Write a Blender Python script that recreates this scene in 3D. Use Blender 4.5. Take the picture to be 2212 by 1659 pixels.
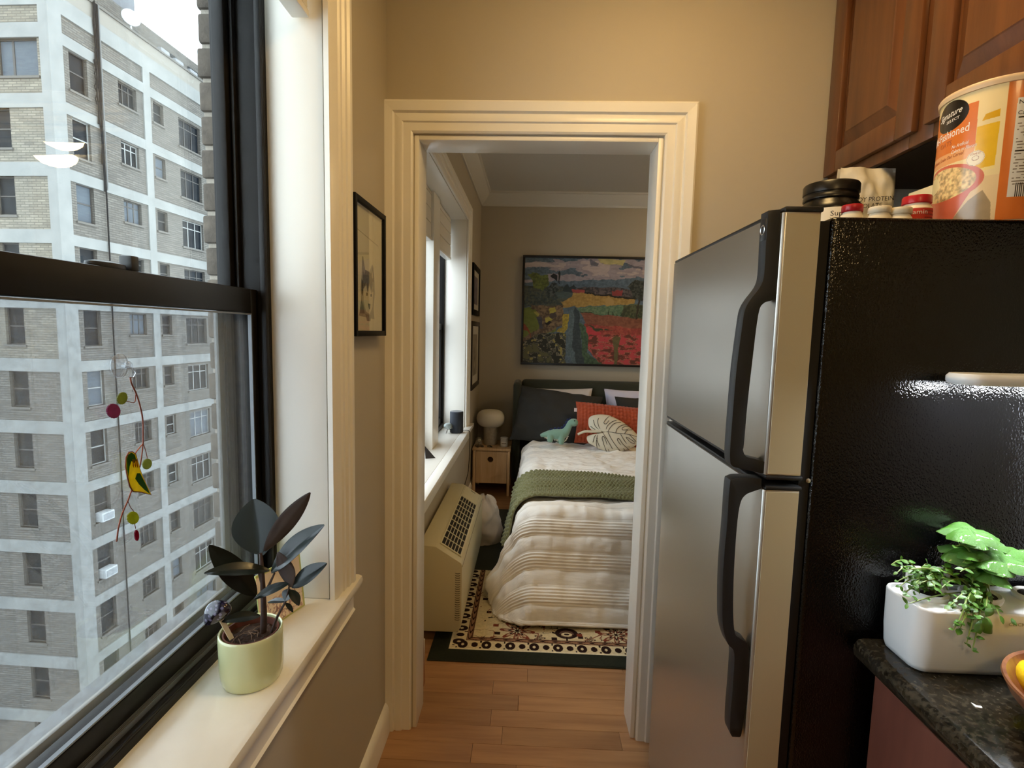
import bpy, bmesh, math, random
import numpy as np
from mathutils import Vector, Matrix, noise as mnoise

for _o in list(bpy.data.objects): bpy.data.objects.remove(_o)
SC = bpy.context.scene
COL = SC.collection
PI = math.pi

# ------------------------------------------------------------------ camera
IW, IH, FPX = 2212, 1659, 1131.0
YAW, PITCH, ROLL = 0.03433, 0.09938, 0.02257
CAM = Vector((0, 0, 1.4315))
_F = Vector((-math.sin(YAW)*math.cos(PITCH), math.cos(YAW)*math.cos(PITCH), -math.sin(PITCH)))
_R0 = _F.cross(Vector((0, 0, 1))).normalized(); _U0 = _R0.cross(_F)
_R = _R0*math.cos(ROLL) + _U0*math.sin(ROLL)
_U = _U0*math.cos(ROLL) - _R0*math.sin(ROLL)
cd = bpy.data.cameras.new('camera'); cam = bpy.data.objects.new('camera', cd); COL.objects.link(cam)
cd.sensor_width = 36; cd.lens = FPX/IW*36; cd.clip_start = .02; cd.clip_end = 300
_m = Matrix((_R, _U, -_F)).transposed().to_4x4(); _m.translation = CAM
cam.matrix_world = _m
SC.camera = cam

def A(px, py, X=None, Y=None, Z=None):
    """the point where the sight line through a photo pixel meets a plane of the place"""
    d = _F + _R*((px-IW/2)/FPX) - _U*((py-IH/2)/FPX)
    k = X/d.x if X is not None else (Y/d.y if Y is not None else (Z-CAM.z)/d.z)
    return CAM + d*k

# ------------------------------------------------------------------ sky, lights, exposure
W = bpy.data.worlds.new('overcast_sky'); SC.world = W; W.use_nodes = True
_bg = W.node_tree.nodes['Background']
_bg.inputs[0].default_value = (.86, .93, 1.0, 1); _bg.inputs[1].default_value = 5.5
SC.view_settings.view_transform = 'Standard'; SC.view_settings.look = 'None'
SC.view_settings.gamma = 1; SC.view_settings.use_curve_mapping = False
SC.view_settings.exposure = 0.0
SC.cycles.max_bounces = 8; SC.cycles.caustics_reflective = False; SC.cycles.caustics_refractive = False; SC.cycles.adaptive_threshold = .02
KITCHEN_LAMP = 20.0      # radiance of the kitchen ceiling lamp's bowl
BEDROOM_LAMP = 66.0     # the bedroom ceiling lamp's bowl
LED = 190.0              # the herb garden's light bar

# ------------------------------------------------------------------ helpers
ABS = {}
def S(r, g, b):
    f = lambda v: (v/255/12.92 if v/255 <= .04045 else ((v/255+.055)/1.055)**2.4)
    return (f(r), f(g), f(b), 1)

MATS = {}
def M(name, col, rough=.5, metal=0, spec=.5, var=None, bump=None, coat=0, emit=None, trans=0, rand=0, alpha=1, aniso=0, sheen=0, sss=0):
    """procedural material. var=(scale, colour2, stretch xyz, contrast); bump=(scale, strength, stretch, detail); rand: per-object value change"""
    if name in MATS: return MATS[name]
    m = bpy.data.materials.new(name); m.use_nodes = True; MATS[name] = m
    N = m.node_tree.nodes; L = m.node_tree.links; b = N['Principled BSDF']
    b.inputs['Base Color'].default_value = col; b.inputs['Roughness'].default_value = rough
    b.inputs['Metallic'].default_value = metal; b.inputs['Specular IOR Level'].default_value = spec
    b.inputs['Coat Weight'].default_value = coat; b.inputs['Coat Roughness'].default_value = .06
    b.inputs['Transmission Weight'].default_value = trans; b.inputs['Alpha'].default_value = alpha
    b.inputs['Sheen Weight'].default_value = sheen
    if sss: b.inputs['Subsurface Weight'].default_value = sss; b.inputs['Subsurface Radius'].default_value = (.01, .01, .005)
    if emit: b.inputs['Emission Color'].default_value = emit[0]; b.inputs['Emission Strength'].default_value = emit[1]
    tc = N.new('ShaderNodeTexCoord'); src = tc.outputs['Object']
    if rand:
        oi = N.new('ShaderNodeObjectInfo'); ad = N.new('ShaderNodeVectorMath'); ad.operation = 'ADD'
        ml = N.new('ShaderNodeVectorMath'); ml.operation = 'SCALE'; ml.inputs[0].default_value = (7, 5, 3)
        L.new(oi.outputs['Random'], ml.inputs['Scale']); L.new(src, ad.inputs[0]); L.new(ml.outputs[0], ad.inputs[1]); src = ad.outputs[0]
    cout = None
    def tex(scale, st, detail=4, rg=.55):
        mp = N.new('ShaderNodeMapping'); mp.inputs['Scale'].default_value = st; L.new(src, mp.inputs[0])
        t = N.new('ShaderNodeTexNoise'); t.inputs['Scale'].default_value = scale; t.inputs['Detail'].default_value = detail
        t.inputs['Roughness'].default_value = rg; L.new(mp.outputs[0], t.inputs['Vector']); return t
    if var:
        t = tex(var[0], var[2] if len(var) > 2 else (1, 1, 1))
        cr = N.new('ShaderNodeMapRange'); k = var[3] if len(var) > 3 else .25
        cr.inputs[1].default_value = .5-k; cr.inputs[2].default_value = .5+k; L.new(t.outputs['Fac'], cr.inputs[0])
        mx = N.new('ShaderNodeMix'); mx.data_type = 'RGBA'; mx.inputs[6].default_value = col; mx.inputs[7].default_value = var[1]
        L.new(cr.outputs[0], mx.inputs[0]); cout = mx.outputs[2]
    if rand:
        hs = N.new('ShaderNodeHueSaturation'); hs.inputs['Color'].default_value = col
        if cout: L.new(cout, hs.inputs['Color'])
        mr = N.new('ShaderNodeMapRange'); mr.inputs[3].default_value = 1-rand; mr.inputs[4].default_value = 1+rand
        L.new(oi.outputs['Random'], mr.inputs[0]); L.new(mr.outputs[0], hs.inputs['Value']); cout = hs.outputs[0]
    if cout: L.new(cout, b.inputs['Base Color'])
    if bump:
        t = tex(bump[0], bump[2] if len(bump) > 2 else (1, 1, 1), bump[3] if len(bump) > 3 else 3)
        bp = N.new('ShaderNodeBump'); bp.inputs['Strength'].default_value = bump[1]; bp.inputs['Distance'].default_value = .003
        L.new(t.outputs['Fac'], bp.inputs['Height']); L.new(bp.outputs[0], b.inputs['Normal'])
    return m

def VC(name, rough=.6, spec=.4, coat=0, bump=None):
    """material showing a printed colour attribute"""
    m = M(name, (1, 1, 1, 1), rough, 0, spec, bump=bump, coat=coat)
    N = m.node_tree.nodes
    a = N.new('ShaderNodeVertexColor'); a.layer_name = 'print'
    m.node_tree.links.new(a.outputs[0], N['Principled BSDF'].inputs['Base Color']); return m

def translucent(name, col, col2, rough=.15):
    """stained glass: lets light through as well as showing its own colour"""
    if name in MATS: return MATS[name]
    m = bpy.data.materials.new(name); m.use_nodes = True; MATS[name] = m
    N = m.node_tree.nodes; L = m.node_tree.links; b = N['Principled BSDF']; b.inputs['Roughness'].default_value = rough
    tc = N.new('ShaderNodeTexCoord'); t = N.new('ShaderNodeTexNoise'); t.inputs['Scale'].default_value = 90; L.new(tc.outputs['Object'], t.inputs['Vector'])
    mx = N.new('ShaderNodeMix'); mx.data_type = 'RGBA'; mx.inputs[6].default_value = col; mx.inputs[7].default_value = col2; L.new(t.outputs['Fac'], mx.inputs[0])
    tl = N.new('ShaderNodeBsdfTranslucent'); ms = N.new('ShaderNodeMixShader'); ms.inputs[0].default_value = .6
    L.new(mx.outputs[2], b.inputs['Base Color']); L.new(mx.outputs[2], tl.inputs[0]); L.new(b.outputs[0], ms.inputs[1]); L.new(tl.outputs[0], ms.inputs[2])
    L.new(ms.outputs[0], N['Material Output'].inputs[0]); return m

def glassmat(name, tint=(.97, .99, .99, 1), haze=0., hazecol=(.6, .65, .68, 1), f0=.05, rough=0.0, dirt=0.):
    if name in MATS: return MATS[name]
    m = bpy.data.materials.new(name); m.use_nodes = True; MATS[name] = m
    N = m.node_tree.nodes; L = m.node_tree.links; N.remove(N['Principled BSDF']); out = N['Material Output']
    tr = N.new('ShaderNodeBsdfTransparent'); tr.inputs[0].default_value = tint
    gl = N.new('ShaderNodeBsdfGlossy'); gl.inputs['Roughness'].default_value = rough
    lw = N.new('ShaderNodeLayerWeight'); lw.inputs[0].default_value = .5
    pw = N.new('ShaderNodeMath'); pw.operation = 'POWER'; pw.inputs[1].default_value = 5; L.new(lw.outputs['Facing'], pw.inputs[0])
    ma = N.new('ShaderNodeMath'); ma.operation = 'MULTIPLY_ADD'; ma.inputs[1].default_value = 1-f0; ma.inputs[2].default_value = f0; L.new(pw.outputs[0], ma.inputs[0])
    mx = N.new('ShaderNodeMixShader'); L.new(ma.outputs[0], mx.inputs[0]); L.new(tr.outputs[0], mx.inputs[1]); L.new(gl.outputs[0], mx.inputs[2])
    last = mx
    if haze or dirt:
        df = N.new('ShaderNodeBsdfDiffuse'); df.inputs[0].default_value = hazecol
        m2 = N.new('ShaderNodeMixShader'); m2.inputs[0].default_value = haze; L.new(mx.outputs[0], m2.inputs[1]); L.new(df.outputs[0], m2.inputs[2]); last = m2
        if dirt:
            tc = N.new('ShaderNodeTexCoord'); t = N.new('ShaderNodeTexNoise'); t.inputs['Scale'].default_value = 60; t.inputs['Detail'].default_value = 6
            L.new(tc.outputs['Object'], t.inputs['Vector'])
            mr = N.new('ShaderNodeMapRange'); mr.inputs[1].default_value = .45; mr.inputs[2].default_value = .75; mr.inputs[3].default_value = haze; mr.inputs[4].default_value = haze+dirt
            L.new(t.outputs['Fac'], mr.inputs[0]); L.new(mr.outputs[0], m2.inputs[0])
    L.new(last.outputs[0], out.inputs[0]); return m

class MB:
    def __init__(s): s.v = []; s.f = []; s.mi = []; s.uv = None; s.col = None
    def add(s, vs, fs, mi=0):
        o = len(s.v); s.v += [tuple(v) for v in vs]; s.f += [tuple(i+o for i in f) for f in fs]; s.mi += [mi]*len(fs); return s
    def box(s, x0, x1, y0, y1, z0, z1, mi=0):
        x0, x1 = sorted((x0, x1)); y0, y1 = sorted((y0, y1)); z0, z1 = sorted((z0, z1))
        v = [(x, y, z) for z in (z0, z1) for y in (y0, y1) for x in (x0, x1)]
        return s.add(v, [(0, 2, 3, 1), (4, 5, 7, 6), (0, 1, 5, 4), (2, 6, 7, 3), (0, 4, 6, 2), (1, 3, 7, 5)], mi)
    def obox(s, mtx, sx, sy, sz, mi=0):
        v = [mtx @ Vector((x*sx/2, y*sy/2, z*sz/2)) for z in (-1, 1) for y in (-1, 1) for x in (-1, 1)]
        return s.add(v, [(0, 2, 3, 1), (4, 5, 7, 6), (0, 1, 5, 4), (2, 6, 7, 3), (0, 4, 6, 2), (1, 3, 7, 5)], mi)
    def prism(s, poly, fn0, fn1, mi=0):
        """poly of 2D points; fn0/fn1 turn one into the two end points"""
        n = len(poly); v = [fn0(*p) for p in poly]+[fn1(*p) for p in poly]
        f = [tuple(range(n))[::-1], tuple(range(n, 2*n))]+[(i, (i+1) % n, n+(i+1) % n, n+i) for i in range(n)]
        return s.add(v, f, mi)
    def lathe(s, prof, n=32, c=(0, 0, 0), sx=1, sy=1, mi=0, cap0=True, cap1=True, mtx=None):
        v = []; f = []
        for r, z in prof:
            for i in range(n):
                a = 2*PI*i/n; p = Vector((r*math.cos(a)*sx, r*math.sin(a)*sy, z))
                if mtx: p = mtx @ p
                v.append((p[0]+c[0], p[1]+c[1], p[2]+c[2]))
        for j in range(len(prof)-1):
            for i in range(n): f.append((j*n+i, j*n+(i+1) % n, (j+1)*n+(i+1) % n, (j+1)*n+i))
        if cap0: f.append(tuple(range(n))[::-1])
        if cap1: f.append(tuple(range((len(prof)-1)*n, len(prof)*n)))
        return s.add(v, f, mi)
    def tube(s, pts, r, n=8, mi=0, caps=True, flat=1.0):
        pts = [Vector(p) for p in pts]; k = len(pts); rs = r if isinstance(r, (list, tuple)) else [r]*k
        v = []; f = []; up = Vector((0, 0, 1)); prev = None
        for i, p in enumerate(pts):
            t = (pts[min(i+1, k-1)]-pts[max(i-1, 0)]).normalized()
            if prev is None:
                a = t.cross(up)
                if a.length < .05: a = t.cross(Vector((1, 0, 0)))
                a.normalize()
            else: a = (prev-t*prev.dot(t)).normalized()
            prev = a; b = t.cross(a)
            for j in range(n):
                q = 2*PI*j/n; v.append(p+a*(rs[i]*math.cos(q))+b*(rs[i]*math.sin(q)*flat))
        for i in range(k-1):
            for j in range(n): f.append((i*n+j, i*n+(j+1) % n, (i+1)*n+(j+1) % n, (i+1)*n+j))
        if caps: f += [tuple(range(n))[::-1], tuple(range((k-1)*n, k*n))]
        return s.add(v, f, mi)
    def ball(s, c, r, n=16, m=10, sc=(1, 1, 1), mi=0, mtx=None):
        pr = [(r*math.sin(PI*i/m), -r*math.cos(PI*i/m)) for i in range(1, m)]
        v = []; f = []
        for rr, z in pr:
            for i in range(n):
                a = 2*PI*i/n; p = Vector((rr*math.cos(a)*sc[0], rr*math.sin(a)*sc[1], z*sc[2]))
                v.append(p)
        v += [Vector((0, 0, -r*sc[2])), Vector((0, 0, r*sc[2]))]
        for j in range(m-2):
            for i in range(n): f.append((j*n+i, j*n+(i+1) % n, (j+1)*n+(i+1) % n, (j+1)*n+i))
        b0 = len(v)-2
        for i in range(n): f.append((b0, (i+1) % n, i)); f.append((b0+1, (m-2)*n+i, (m-2)*n+(i+1) % n))
        if mtx: v = [mtx @ p for p in v]
        return s.add([p+Vector(c) for p in v], f, mi)
    def grid(s, P, mi=0, flip=False):
        """P: array (a, b, 3)"""
        P = np.asarray(P, float); a, b = P.shape[:2]; o = len(s.v)
        s.v += [tuple(p) for p in P.reshape(-1, 3)]
        ii, jj = np.meshgrid(np.arange(a-1), np.arange(b-1), indexing='ij'); k = (ii*b+jj).ravel()+o
        q = np.stack([k, k+1, k+b+1, k+b] if not flip else [k, k+b, k+b+1, k+1], 1)
        s.f += [tuple(r) for r in q.tolist()]; s.mi += [mi]*len(q); return s
    def mesh(s, name, mats, off=Vector((0, 0, 0)), bevel=0, seg=2, angle=38, smooth=True):
        me = bpy.data.meshes.new(name)
        vs = np.asarray(s.v, float)-np.array(off)
        me.from_pydata(vs.tolist(), [], s.f)
        for m in (mats if isinstance(mats, (list, tuple)) else [mats]): me.materials.append(m)
        if len(set(s.mi)) > 1: me.polygons.foreach_set('material_index', s.mi)
        if s.col is not None:
            at = me.color_attributes.new('print', 'FLOAT_COLOR', 'POINT')
            c = np.ones((len(s.v), 4), np.float32); c[:, :3] = s.col; at.data.foreach_set('color', c.ravel())
        if s.uv is not None:
            ul = me.uv_layers.new(name='flat'); li = np.empty(len(me.loops), np.int32); me.loops.foreach_get('vertex_index', li)
            ul.data.foreach_set('uv', np.asarray(s.uv, np.float32)[li].ravel())
        if bevel:
            bm = bmesh.new(); bm.from_mesh(me)
            es = [e for e in bm.edges if len(e.link_faces) == 2 and e.calc_face_angle(0) > math.radians(25)]
            bmesh.ops.bevel(bm, geom=es, offset=bevel, segments=seg, profile=.5, affect='EDGES', clamp_overlap=True)
            bm.to_mesh(me); bm.free()
        if smooth:
            me.polygons.foreach_set('use_smooth', [True]*len(me.polygons))
            try: me.set_sharp_from_angle(angle=math.radians(angle))
            except Exception: pass
        me.update(); return me
    def build(s, name, mats, parent=None, bevel=0, seg=2, angle=38, smooth=True, loc=None):
        """link what was collected as ONE mesh object; vertices are given in world space"""
        off = Vector(loc) if loc is not None else (ABS[parent.name] if parent else Vector((0, 0, 0)))
        me = s.mesh(name, mats, off, bevel, seg, angle, smooth)
        return put(name, me, parent, off)

def put(name, me, parent=None, at=None, mtx=None):
    o = bpy.data.objects.new(name, me); COL.objects.link(o)
    base = ABS[parent.name] if parent else Vector((0, 0, 0))
    if parent: o.parent = parent
    if mtx is not None:
        o.matrix_basis = Matrix.Translation(-base) @ mtx; ABS[o.name] = mtx.translation.copy()
    else:
        at = Vector(at) if at is not None else base
        o.location = at-base; ABS[o.name] = at.copy()
    return o

def tag(o, label=None, cat=None, group=None, kind=None):
    if label: o['label'] = label
    if cat: o['category'] = cat
    if group: o['group'] = group
    if kind: o['kind'] = kind
    return o
def thing(name, label, cat, loc, group=None, kind=None):
    o = bpy.data.objects.new(name, None); COL.objects.link(o); o.location = loc; o.empty_display_size = .05
    ABS[o.name] = Vector(loc); return tag(o, label, cat, group, kind)
def struct(name, label=None, loc=(0, 0, 0)):
    o = bpy.data.objects.new(name, None); COL.objects.link(o); o.location = loc; o.empty_display_size = .05
    ABS[o.name] = Vector(loc); o['kind'] = 'structure'
    if label: o['label'] = label
    return o
def box(name, mat, x0, x1, y0, y1, z0, z1, parent=None, bevel=0, seg=2):
    return MB().box(x0, x1, y0, y1, z0, z1).build(name, mat, parent, bevel, seg)

def text(name, body, mat, parent, mtx, size, depth=.00008, align='LEFT', warp=None, shear=0, xscale=1):
    """flat printed lettering as a thin mesh; mtx maps text space (x right, y up, z out) to the world"""
    cu = bpy.data.curves.new(name, 'FONT'); cu.body = body; cu.size = size; cu.extrude = depth; cu.align_x = align; cu.shear = shear
    cu.resolution_u = 2
    to = bpy.data.objects.new(name, cu); COL.objects.link(to); dg = bpy.context.evaluated_depsgraph_get()
    me = bpy.data.meshes.new_from_object(to.evaluated_get(dg)); bpy.data.objects.remove(to); bpy.data.curves.remove(cu)
    me.name = name; me.materials.clear(); me.materials.append(mat)
    base = ABS[parent.name]
    for v in me.vertices:
        p = Vector((v.co.x*xscale, v.co.y, v.co.z))
        v.co = (warp(p) if warp else mtx @ p)-base
    o = bpy.data.objects.new(name, me); COL.objects.link(o); o.parent = parent; ABS[o.name] = base.copy(); return o

def basis(o, x, y, z=None):
    x = Vector(x).normalized(); y = Vector(y); y = (y-x*y.dot(x)).normalized(); z = x.cross(y)
    m = Matrix((x, y, z)).transposed().to_4x4(); m.translation = Vector(o); return m

def inpoly(U, V, poly):
    r = np.zeros(U.shape, bool); n = len(poly)
    for i in range(n):
        x0, y0 = poly[i]; x1, y1 = poly[(i+1) % n]
        if y0 == y1: continue
        c = ((V >= min(y0, y1)) & (V < max(y0, y1))) & (U < (x1-x0)*(V-y0)/(y1-y0)+x0); r ^= c
    return r
def fnoise(U, V, sc, seed=0, oct=3):
    """value noise on arrays, 0..1"""
    rs = np.random.RandomState(seed); T = rs.rand(64, 64); out = np.zeros(U.shape); a = 1.; tot = 0
    for o in range(oct):
        x = U*sc; y = V*sc; xi = np.floor(x).astype(int); yi = np.floor(y).astype(int); fx = x-xi; fy = y-yi
        fx = fx*fx*(3-2*fx); fy = fy*fy*(3-2*fy)
        g = lambda i, j: T[(xi+i) % 64, (yi+j) % 64]
        out += a*((g(0, 0)*(1-fx)+g(1, 0)*fx)*(1-fy)+(g(0, 1)*(1-fx)+g(1, 1)*fx)*fy); tot += a; a *= .5; sc *= 2.03
    return out/tot
def lin(c): return np.array(S(*c)[:3])

# ------------------------------------------------------------------ materials
wallpaint = M('greige_wall_paint', S(182, 172, 153), .55, bump=(90, .05))
whitepaint = M('white_gloss_paint', S(240, 236, 226), .32, bump=(35, .05))
ceilpaint = M('white_ceiling_paint', S(214, 212, 205), .8)
blackalu = M('black_window_aluminium', S(20, 18, 17), .42, 0, .25)
greyalu = M('grey_window_track', S(120, 124, 128), .4, .5)
blackplastic = M('black_plastic', S(26, 27, 29), .42)
softblack = M('soft_black', S(14, 14, 15), .6)
# ================================================================== THE ROOMS
XK, XB, XO = -.484, -.500, -.775     # kitchen wall face, bedroom wall face, outer face of the outside wall
YD, YD2, YBK = 1.75, 1.87, 5.05     # door wall (kitchen side, bedroom side), bedroom end wall
ZCK, ZCB = 2.62, 2.72
XRK, XRB, YK0 = 1.25, 2.75, -2.3
DX0, DX1, DZ = -.392, .403, 2.056   # doorway
WK = (.20, 1.25, .72, 2.45)         # kitchen window hole y0 y1 z0 z1
WB = (2.10, 4.02, .655, 2.27)       # bedroom window hole

# floor with its strips
plankm = M('oak_laminate', S(180, 138, 98), .38, var=(2.2, S(152, 110, 76), (1.2, 14, 1), .2), bump=(6, .12, (1, 30, 1)), rand=.12)
fl = struct('floor')
box('subfloor', M('floor_core', S(110, 78, 50), .8), -.5, XRB, YK0, YBK, -.08, -.012, fl)
box('laminate_field', plankm, -.5, XRB, YK0, .6, -.012, 0, fl); box('laminate_field', plankm, -.5, XRB, 2.9, YBK, -.012, 0, fl)
box('laminate_field', plankm, .75, XRB, .6, 2.9, -.012, 0, fl)
random.seed(4)
SW = .0838; pm = {}
y = .6; row = 0
while y < 2.9-.01:
    x = -.5-random.random()*.5
    while x < .75:
        Lp = random.choice([.42, .56, .7, .84]); x0 = max(x, -.5); x1 = min(x+Lp, .75)
        if x1-x0 > .02:
            k = (round(x1-x0, 3), round(min(SW, 2.9-y), 3))
            if k not in pm: pm[k] = MB().box(0, k[0]-.0008, 0, k[1]-.0008, -.012, 0).mesh('plank', plankm, bevel=.0008, seg=1)
            put('plank', pm[k], fl, (x0, y, 0))
        x += Lp
    y += SW; row += 1

# walls
def wall_x(name, xi, xo, y0, y1, z1, hole, mat, parent=None):
    b = MB()
    if hole:
        a, c, d, e = hole
        b.box(xi, xo, y0, a, 0, z1).box(xi, xo, c, y1, 0, z1).box(xi, xo, a, c, 0, d).box(xi, xo, a, c, e, z1)
    else: b.box(xi, xo, y0, y1, 0, z1)
    o = b.build(name, mat); o['kind'] = 'structure'; return o
wl = wall_x('wall_left', XK, XO, YK0, YD, ZCK, WK, wallpaint)
wbl = wall_x('wall_bedroom_left', XB, XO, YD, YBK+.1, ZCB, WB, wallpaint)
wr = wall_x('wall_right', XRK, XRK+.1, YK0, YD, ZCK, None, wallpaint)
wbr = wall_x('wall_bedroom_right', XRB, XRB+.1, YD, YBK+.1, ZCB, None, wallpaint)
b = MB(); b.box(XB, DX0, YD, YD2, 0, ZCB).box(DX1, XRB, YD, YD2, 0, ZCB).box(DX0, DX1, YD, YD2, DZ, ZCB)
b.build('wall_back', wallpaint)['kind'] = 'structure'
box('wall_bedroom_back', wallpaint, XB, XRB, YBK, YBK+.1, 0, ZCB)['kind'] = 'structure'
box('wall_front', wallpaint, XO, XRK+.1, YK0-.1, YK0, 0, ZCK)['kind'] = 'structure'
box('ceiling', ceilpaint, XO, XRK+.1, YK0-.1, YD, ZCK, ZCK+.1)['kind'] = 'structure'
box('ceiling_bedroom', ceilpaint, XO, XRB+.1, YD, YBK+.1, ZCB, ZCB+.1)['kind'] = 'structure'

# door casing and jamb lining
prof = [(0, 0), (0, .011), (.006, .015), (.030, .015), (.034, .020), (.052, .021), (.058, .018), (.063, .027), (.090, .029), (.096, .025), (.096, 0)]
def frame_sweep(name, corners, prof, outdir, tdir, parent=None):
    """mitred moulding along a polyline; outdir per corner (vector that w multiplies), tdir the thickness direction"""
    b = MB(); n = len(prof); rows = []
    for c, od in zip(corners, outdir):
        rows.append([Vector(c)+Vector(od)*w+Vector(tdir)*t for w, t in prof])
    for i in range(len(rows)-1):
        v = rows[i]+rows[i+1]; b.add(v, [(j, j+1, n+j+1, n+j) for j in range(n-1)]+[tuple(range(n)), tuple(range(2*n-1, n-1, -1))])
    return b.build(name, whitepaint, parent, angle=30)
cs = struct('trim_1', 'moulded white casing around the doorway to the bedroom')
frame_sweep('casing', [(DX0-.004, YD, 0), (DX0-.004, YD, DZ+.004), (DX1+.004, YD, DZ+.004), (DX1+.004, YD, 0)], prof,
            [(-1, 0, 0), (-1, 0, 1), (1, 0, 1), (1, 0, 0)], (0, -1, 0), cs)
b = MB(); t = .014
b.box(DX0, DX0+t, YD-.002, YD2+.002, 0, DZ).box(DX1-t, DX1, YD-.002, YD2+.002, 0, DZ).box(DX0+t, DX1-t, YD-.002, YD2+.002, DZ-t, DZ)
b.build('jamb_lining', whitepaint, cs, bevel=.002)

# baseboards
def baseboard(name, pts, parent=None):
    o = MB(); o.prism(pts[0], pts[1], pts[2]); r = o.build(name, whitepaint, angle=30); r['kind'] = 'structure'; return r
bp = [(0, 0), (.016, 0), (.016, .085), (.012, .098), (.006, .108), (0, .112)]
baseboard('baseboard_left', (bp, lambda u, z: (XK+u, YK0, z), lambda u, z: (XK+u, YD-.03, z)))
box('baseboard_bedroom', whitepaint, XB+.0, -.418, YD2+.002, 2.10, 0, .125, bevel=.004)['kind'] = 'structure'
baseboard('baseboard_bedroom_left', (bp, lambda u, z: (XB+u, 2.10, z), lambda u, z: (XB+u, YBK, z)))

# crown moulding of the bedroom
cp = [(0, 0), (.012, 0), (.012, .016), (.03, .03), (.05, .05), (.075, .085), (.082, .1), (.095, .104), (.095, .12), (0, .12)]
cz = ZCB-.12
b = MB(); b.prism(cp, lambda u, z: (XB, YBK-u, cz+z), lambda u, z: (XRB, YBK-u, cz+z)); o = b.build('trim_2', ceilpaint, angle=20); o['kind'] = 'structure'
b = MB(); b.prism(cp, lambda u, z: (XB+u, YD2, cz+z), lambda u, z: (XB+u, YBK, cz+z)); o = b.build('trim_3', ceilpaint, angle=20); o['kind'] = 'structure'

# ------------------------------------------------------------------ kitchen window
paneg = glassmat('window_glass', f0=.034)
paneg2 = glassmat('window_glass_lower', tint=(.93, .96, .97, 1), f0=.045, haze=.03, hazecol=(.75, .8, .84, 1), dirt=.05)
w1 = struct('window_1', 'black double-hung window with white casing and sill above the kitchen wall', (-.66, .72, .72))
ZS = .755
# reveal lining
RY0, RY1, RZ1 = .215, 1.235, 2.44
b = MB(); b.box(XK-.004, -.62, RY1, RY1+.014, ZS, RZ1).box(XK-.004, -.62, RY0-.014, RY0, ZS, RZ1).box(XK-.004, -.62, RY0, RY1, RZ1-.014, RZ1)
b.build('reveal_board', whitepaint, w1, bevel=.002)
wprof = [(0, 0), (0, .012), (.010, .016), (.045, .016), (.05, .020), (.062, .020), (.066, .017), (.072, .024), (.086, .024), (.090, .021), (.096, .028), (.110, .028), (.112, .024), (.112, 0)]
frame_sweep('casing', [(XK, RY1-.006, ZS), (XK, RY1-.006, RZ1-.01), (XK, RY0+.006, RZ1-.01), (XK, RY0+.006, ZS)], wprof,
            [(0, 1, 0), (0, 1, 1), (0, -1, 1), (0, -1, 0)], (1, 0, 0), w1)
# sill (stool) with rounded nose, and apron
sp = [(-.62, ZS-.03), (-.46, ZS-.03), (-.452, ZS-.026), (-.448, ZS-.015), (-.452, ZS-.004), (-.46, ZS), (-.62, ZS)]
b = MB(); b.prism([(-.484, ZS-.03), (-.46, ZS-.03), (-.450, ZS-.026), (-.447, ZS-.015), (-.450, ZS-.004), (-.458, ZS), (-.484, ZS)], lambda x, z: (x, RY0-.14, z), lambda x, z: (x, RY0, z))
b.prism([(-.484, ZS-.03), (-.46, ZS-.03), (-.450, ZS-.026), (-.447, ZS-.015), (-.450, ZS-.004), (-.458, ZS), (-.484, ZS)], lambda x, z: (x, RY1, z), lambda x, z: (x, 1.372, z))
b.prism([(-.62, ZS-.03), (-.46, ZS-.03), (-.450, ZS-.026), (-.447, ZS-.015), (-.450, ZS-.004), (-.458, ZS), (-.62, ZS)], lambda x, z: (x, RY0, z), lambda x, z: (x, RY1, z))
b.build('sill', M('white_sill_paint', S(236, 232, 220), .22, bump=(25, .06), var=(9, S(226, 220, 205))), w1)
ap = [(XK, ZS-.030), (-.462, ZS-.030), (-.462, ZS-.045), (-.467, ZS-.050), (-.467, ZS-.085), (-.462, ZS-.090), (-.470, ZS-.102), (XK, ZS-.102)]
b = MB(); b.prism(ap, lambda x, z: (x, RY0-.11, z), lambda x, z: (x, 1.352, z)); b.build('apron', whitepaint, w1, angle=20)
# frame
b = MB()
b.box(-.62, -.735, 1.225, 1.252, .72, 2.45).box(-.62, -.735, .198, .225, .72, 2.45).box(-.62, -.735, .225, 1.225, 2.40, 2.45).box(-.62, -.735, .225, 1.225, .715, .772)
b.box(-.62, -.633, .225, 1.225, .772, .777).box(-.62, -.633, 1.212, 1.225, .772, 2.40).box(-.682, -.690, 1.212, 1.225, .772, 2.40).box(-.7235, -.735, 1.213, 1.225, .772, 2.40)
b.build('frame', blackalu, w1, bevel=.0015)
b = MB()
for i in range(4): b.box(-.6335-i*.003, -.6352-i*.003, .225, 1.212, .772, .786)
b.build('track_rib', greyalu, w1)
def sash(name, x0, x1, z0, z1, rail_b, rail_t, st, mat=blackalu):
    b = MB(); y0, y1 = .226, 1.224
    b.box(x0, x1, y0, y0+st, z0, z1).box(x0, x1, y1-st, y1, z0, z1).box(x0, x1, y0+st, y1-st, z0, z0+rail_b).box(x0, x1, y0+st, y1-st, z1-rail_t, z1)
    o = b.build(name, mat, w1, bevel=.003); return o
lo = sash('lower_sash', -.645, -.677, .774, 1.516, .050, .054, .030)
up = sash('upper_sash', -.693, -.722, 1.465, 2.395, .045, .045, .028)
def pane(parent, x, y0, y1, z0, z1, mat, tilt=0, name='glass_pane'):
    m = Matrix.Translation((x, (y0+y1)/2, (z0+z1)/2)) @ Matrix.Rotation(tilt, 4, 'Y')
    return MB().obox(m, .003, y1-y0, z1-z0).build(name, mat, parent)
pane(lo, -.661, .254, 1.196, .82, 1.464, paneg2)
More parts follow.
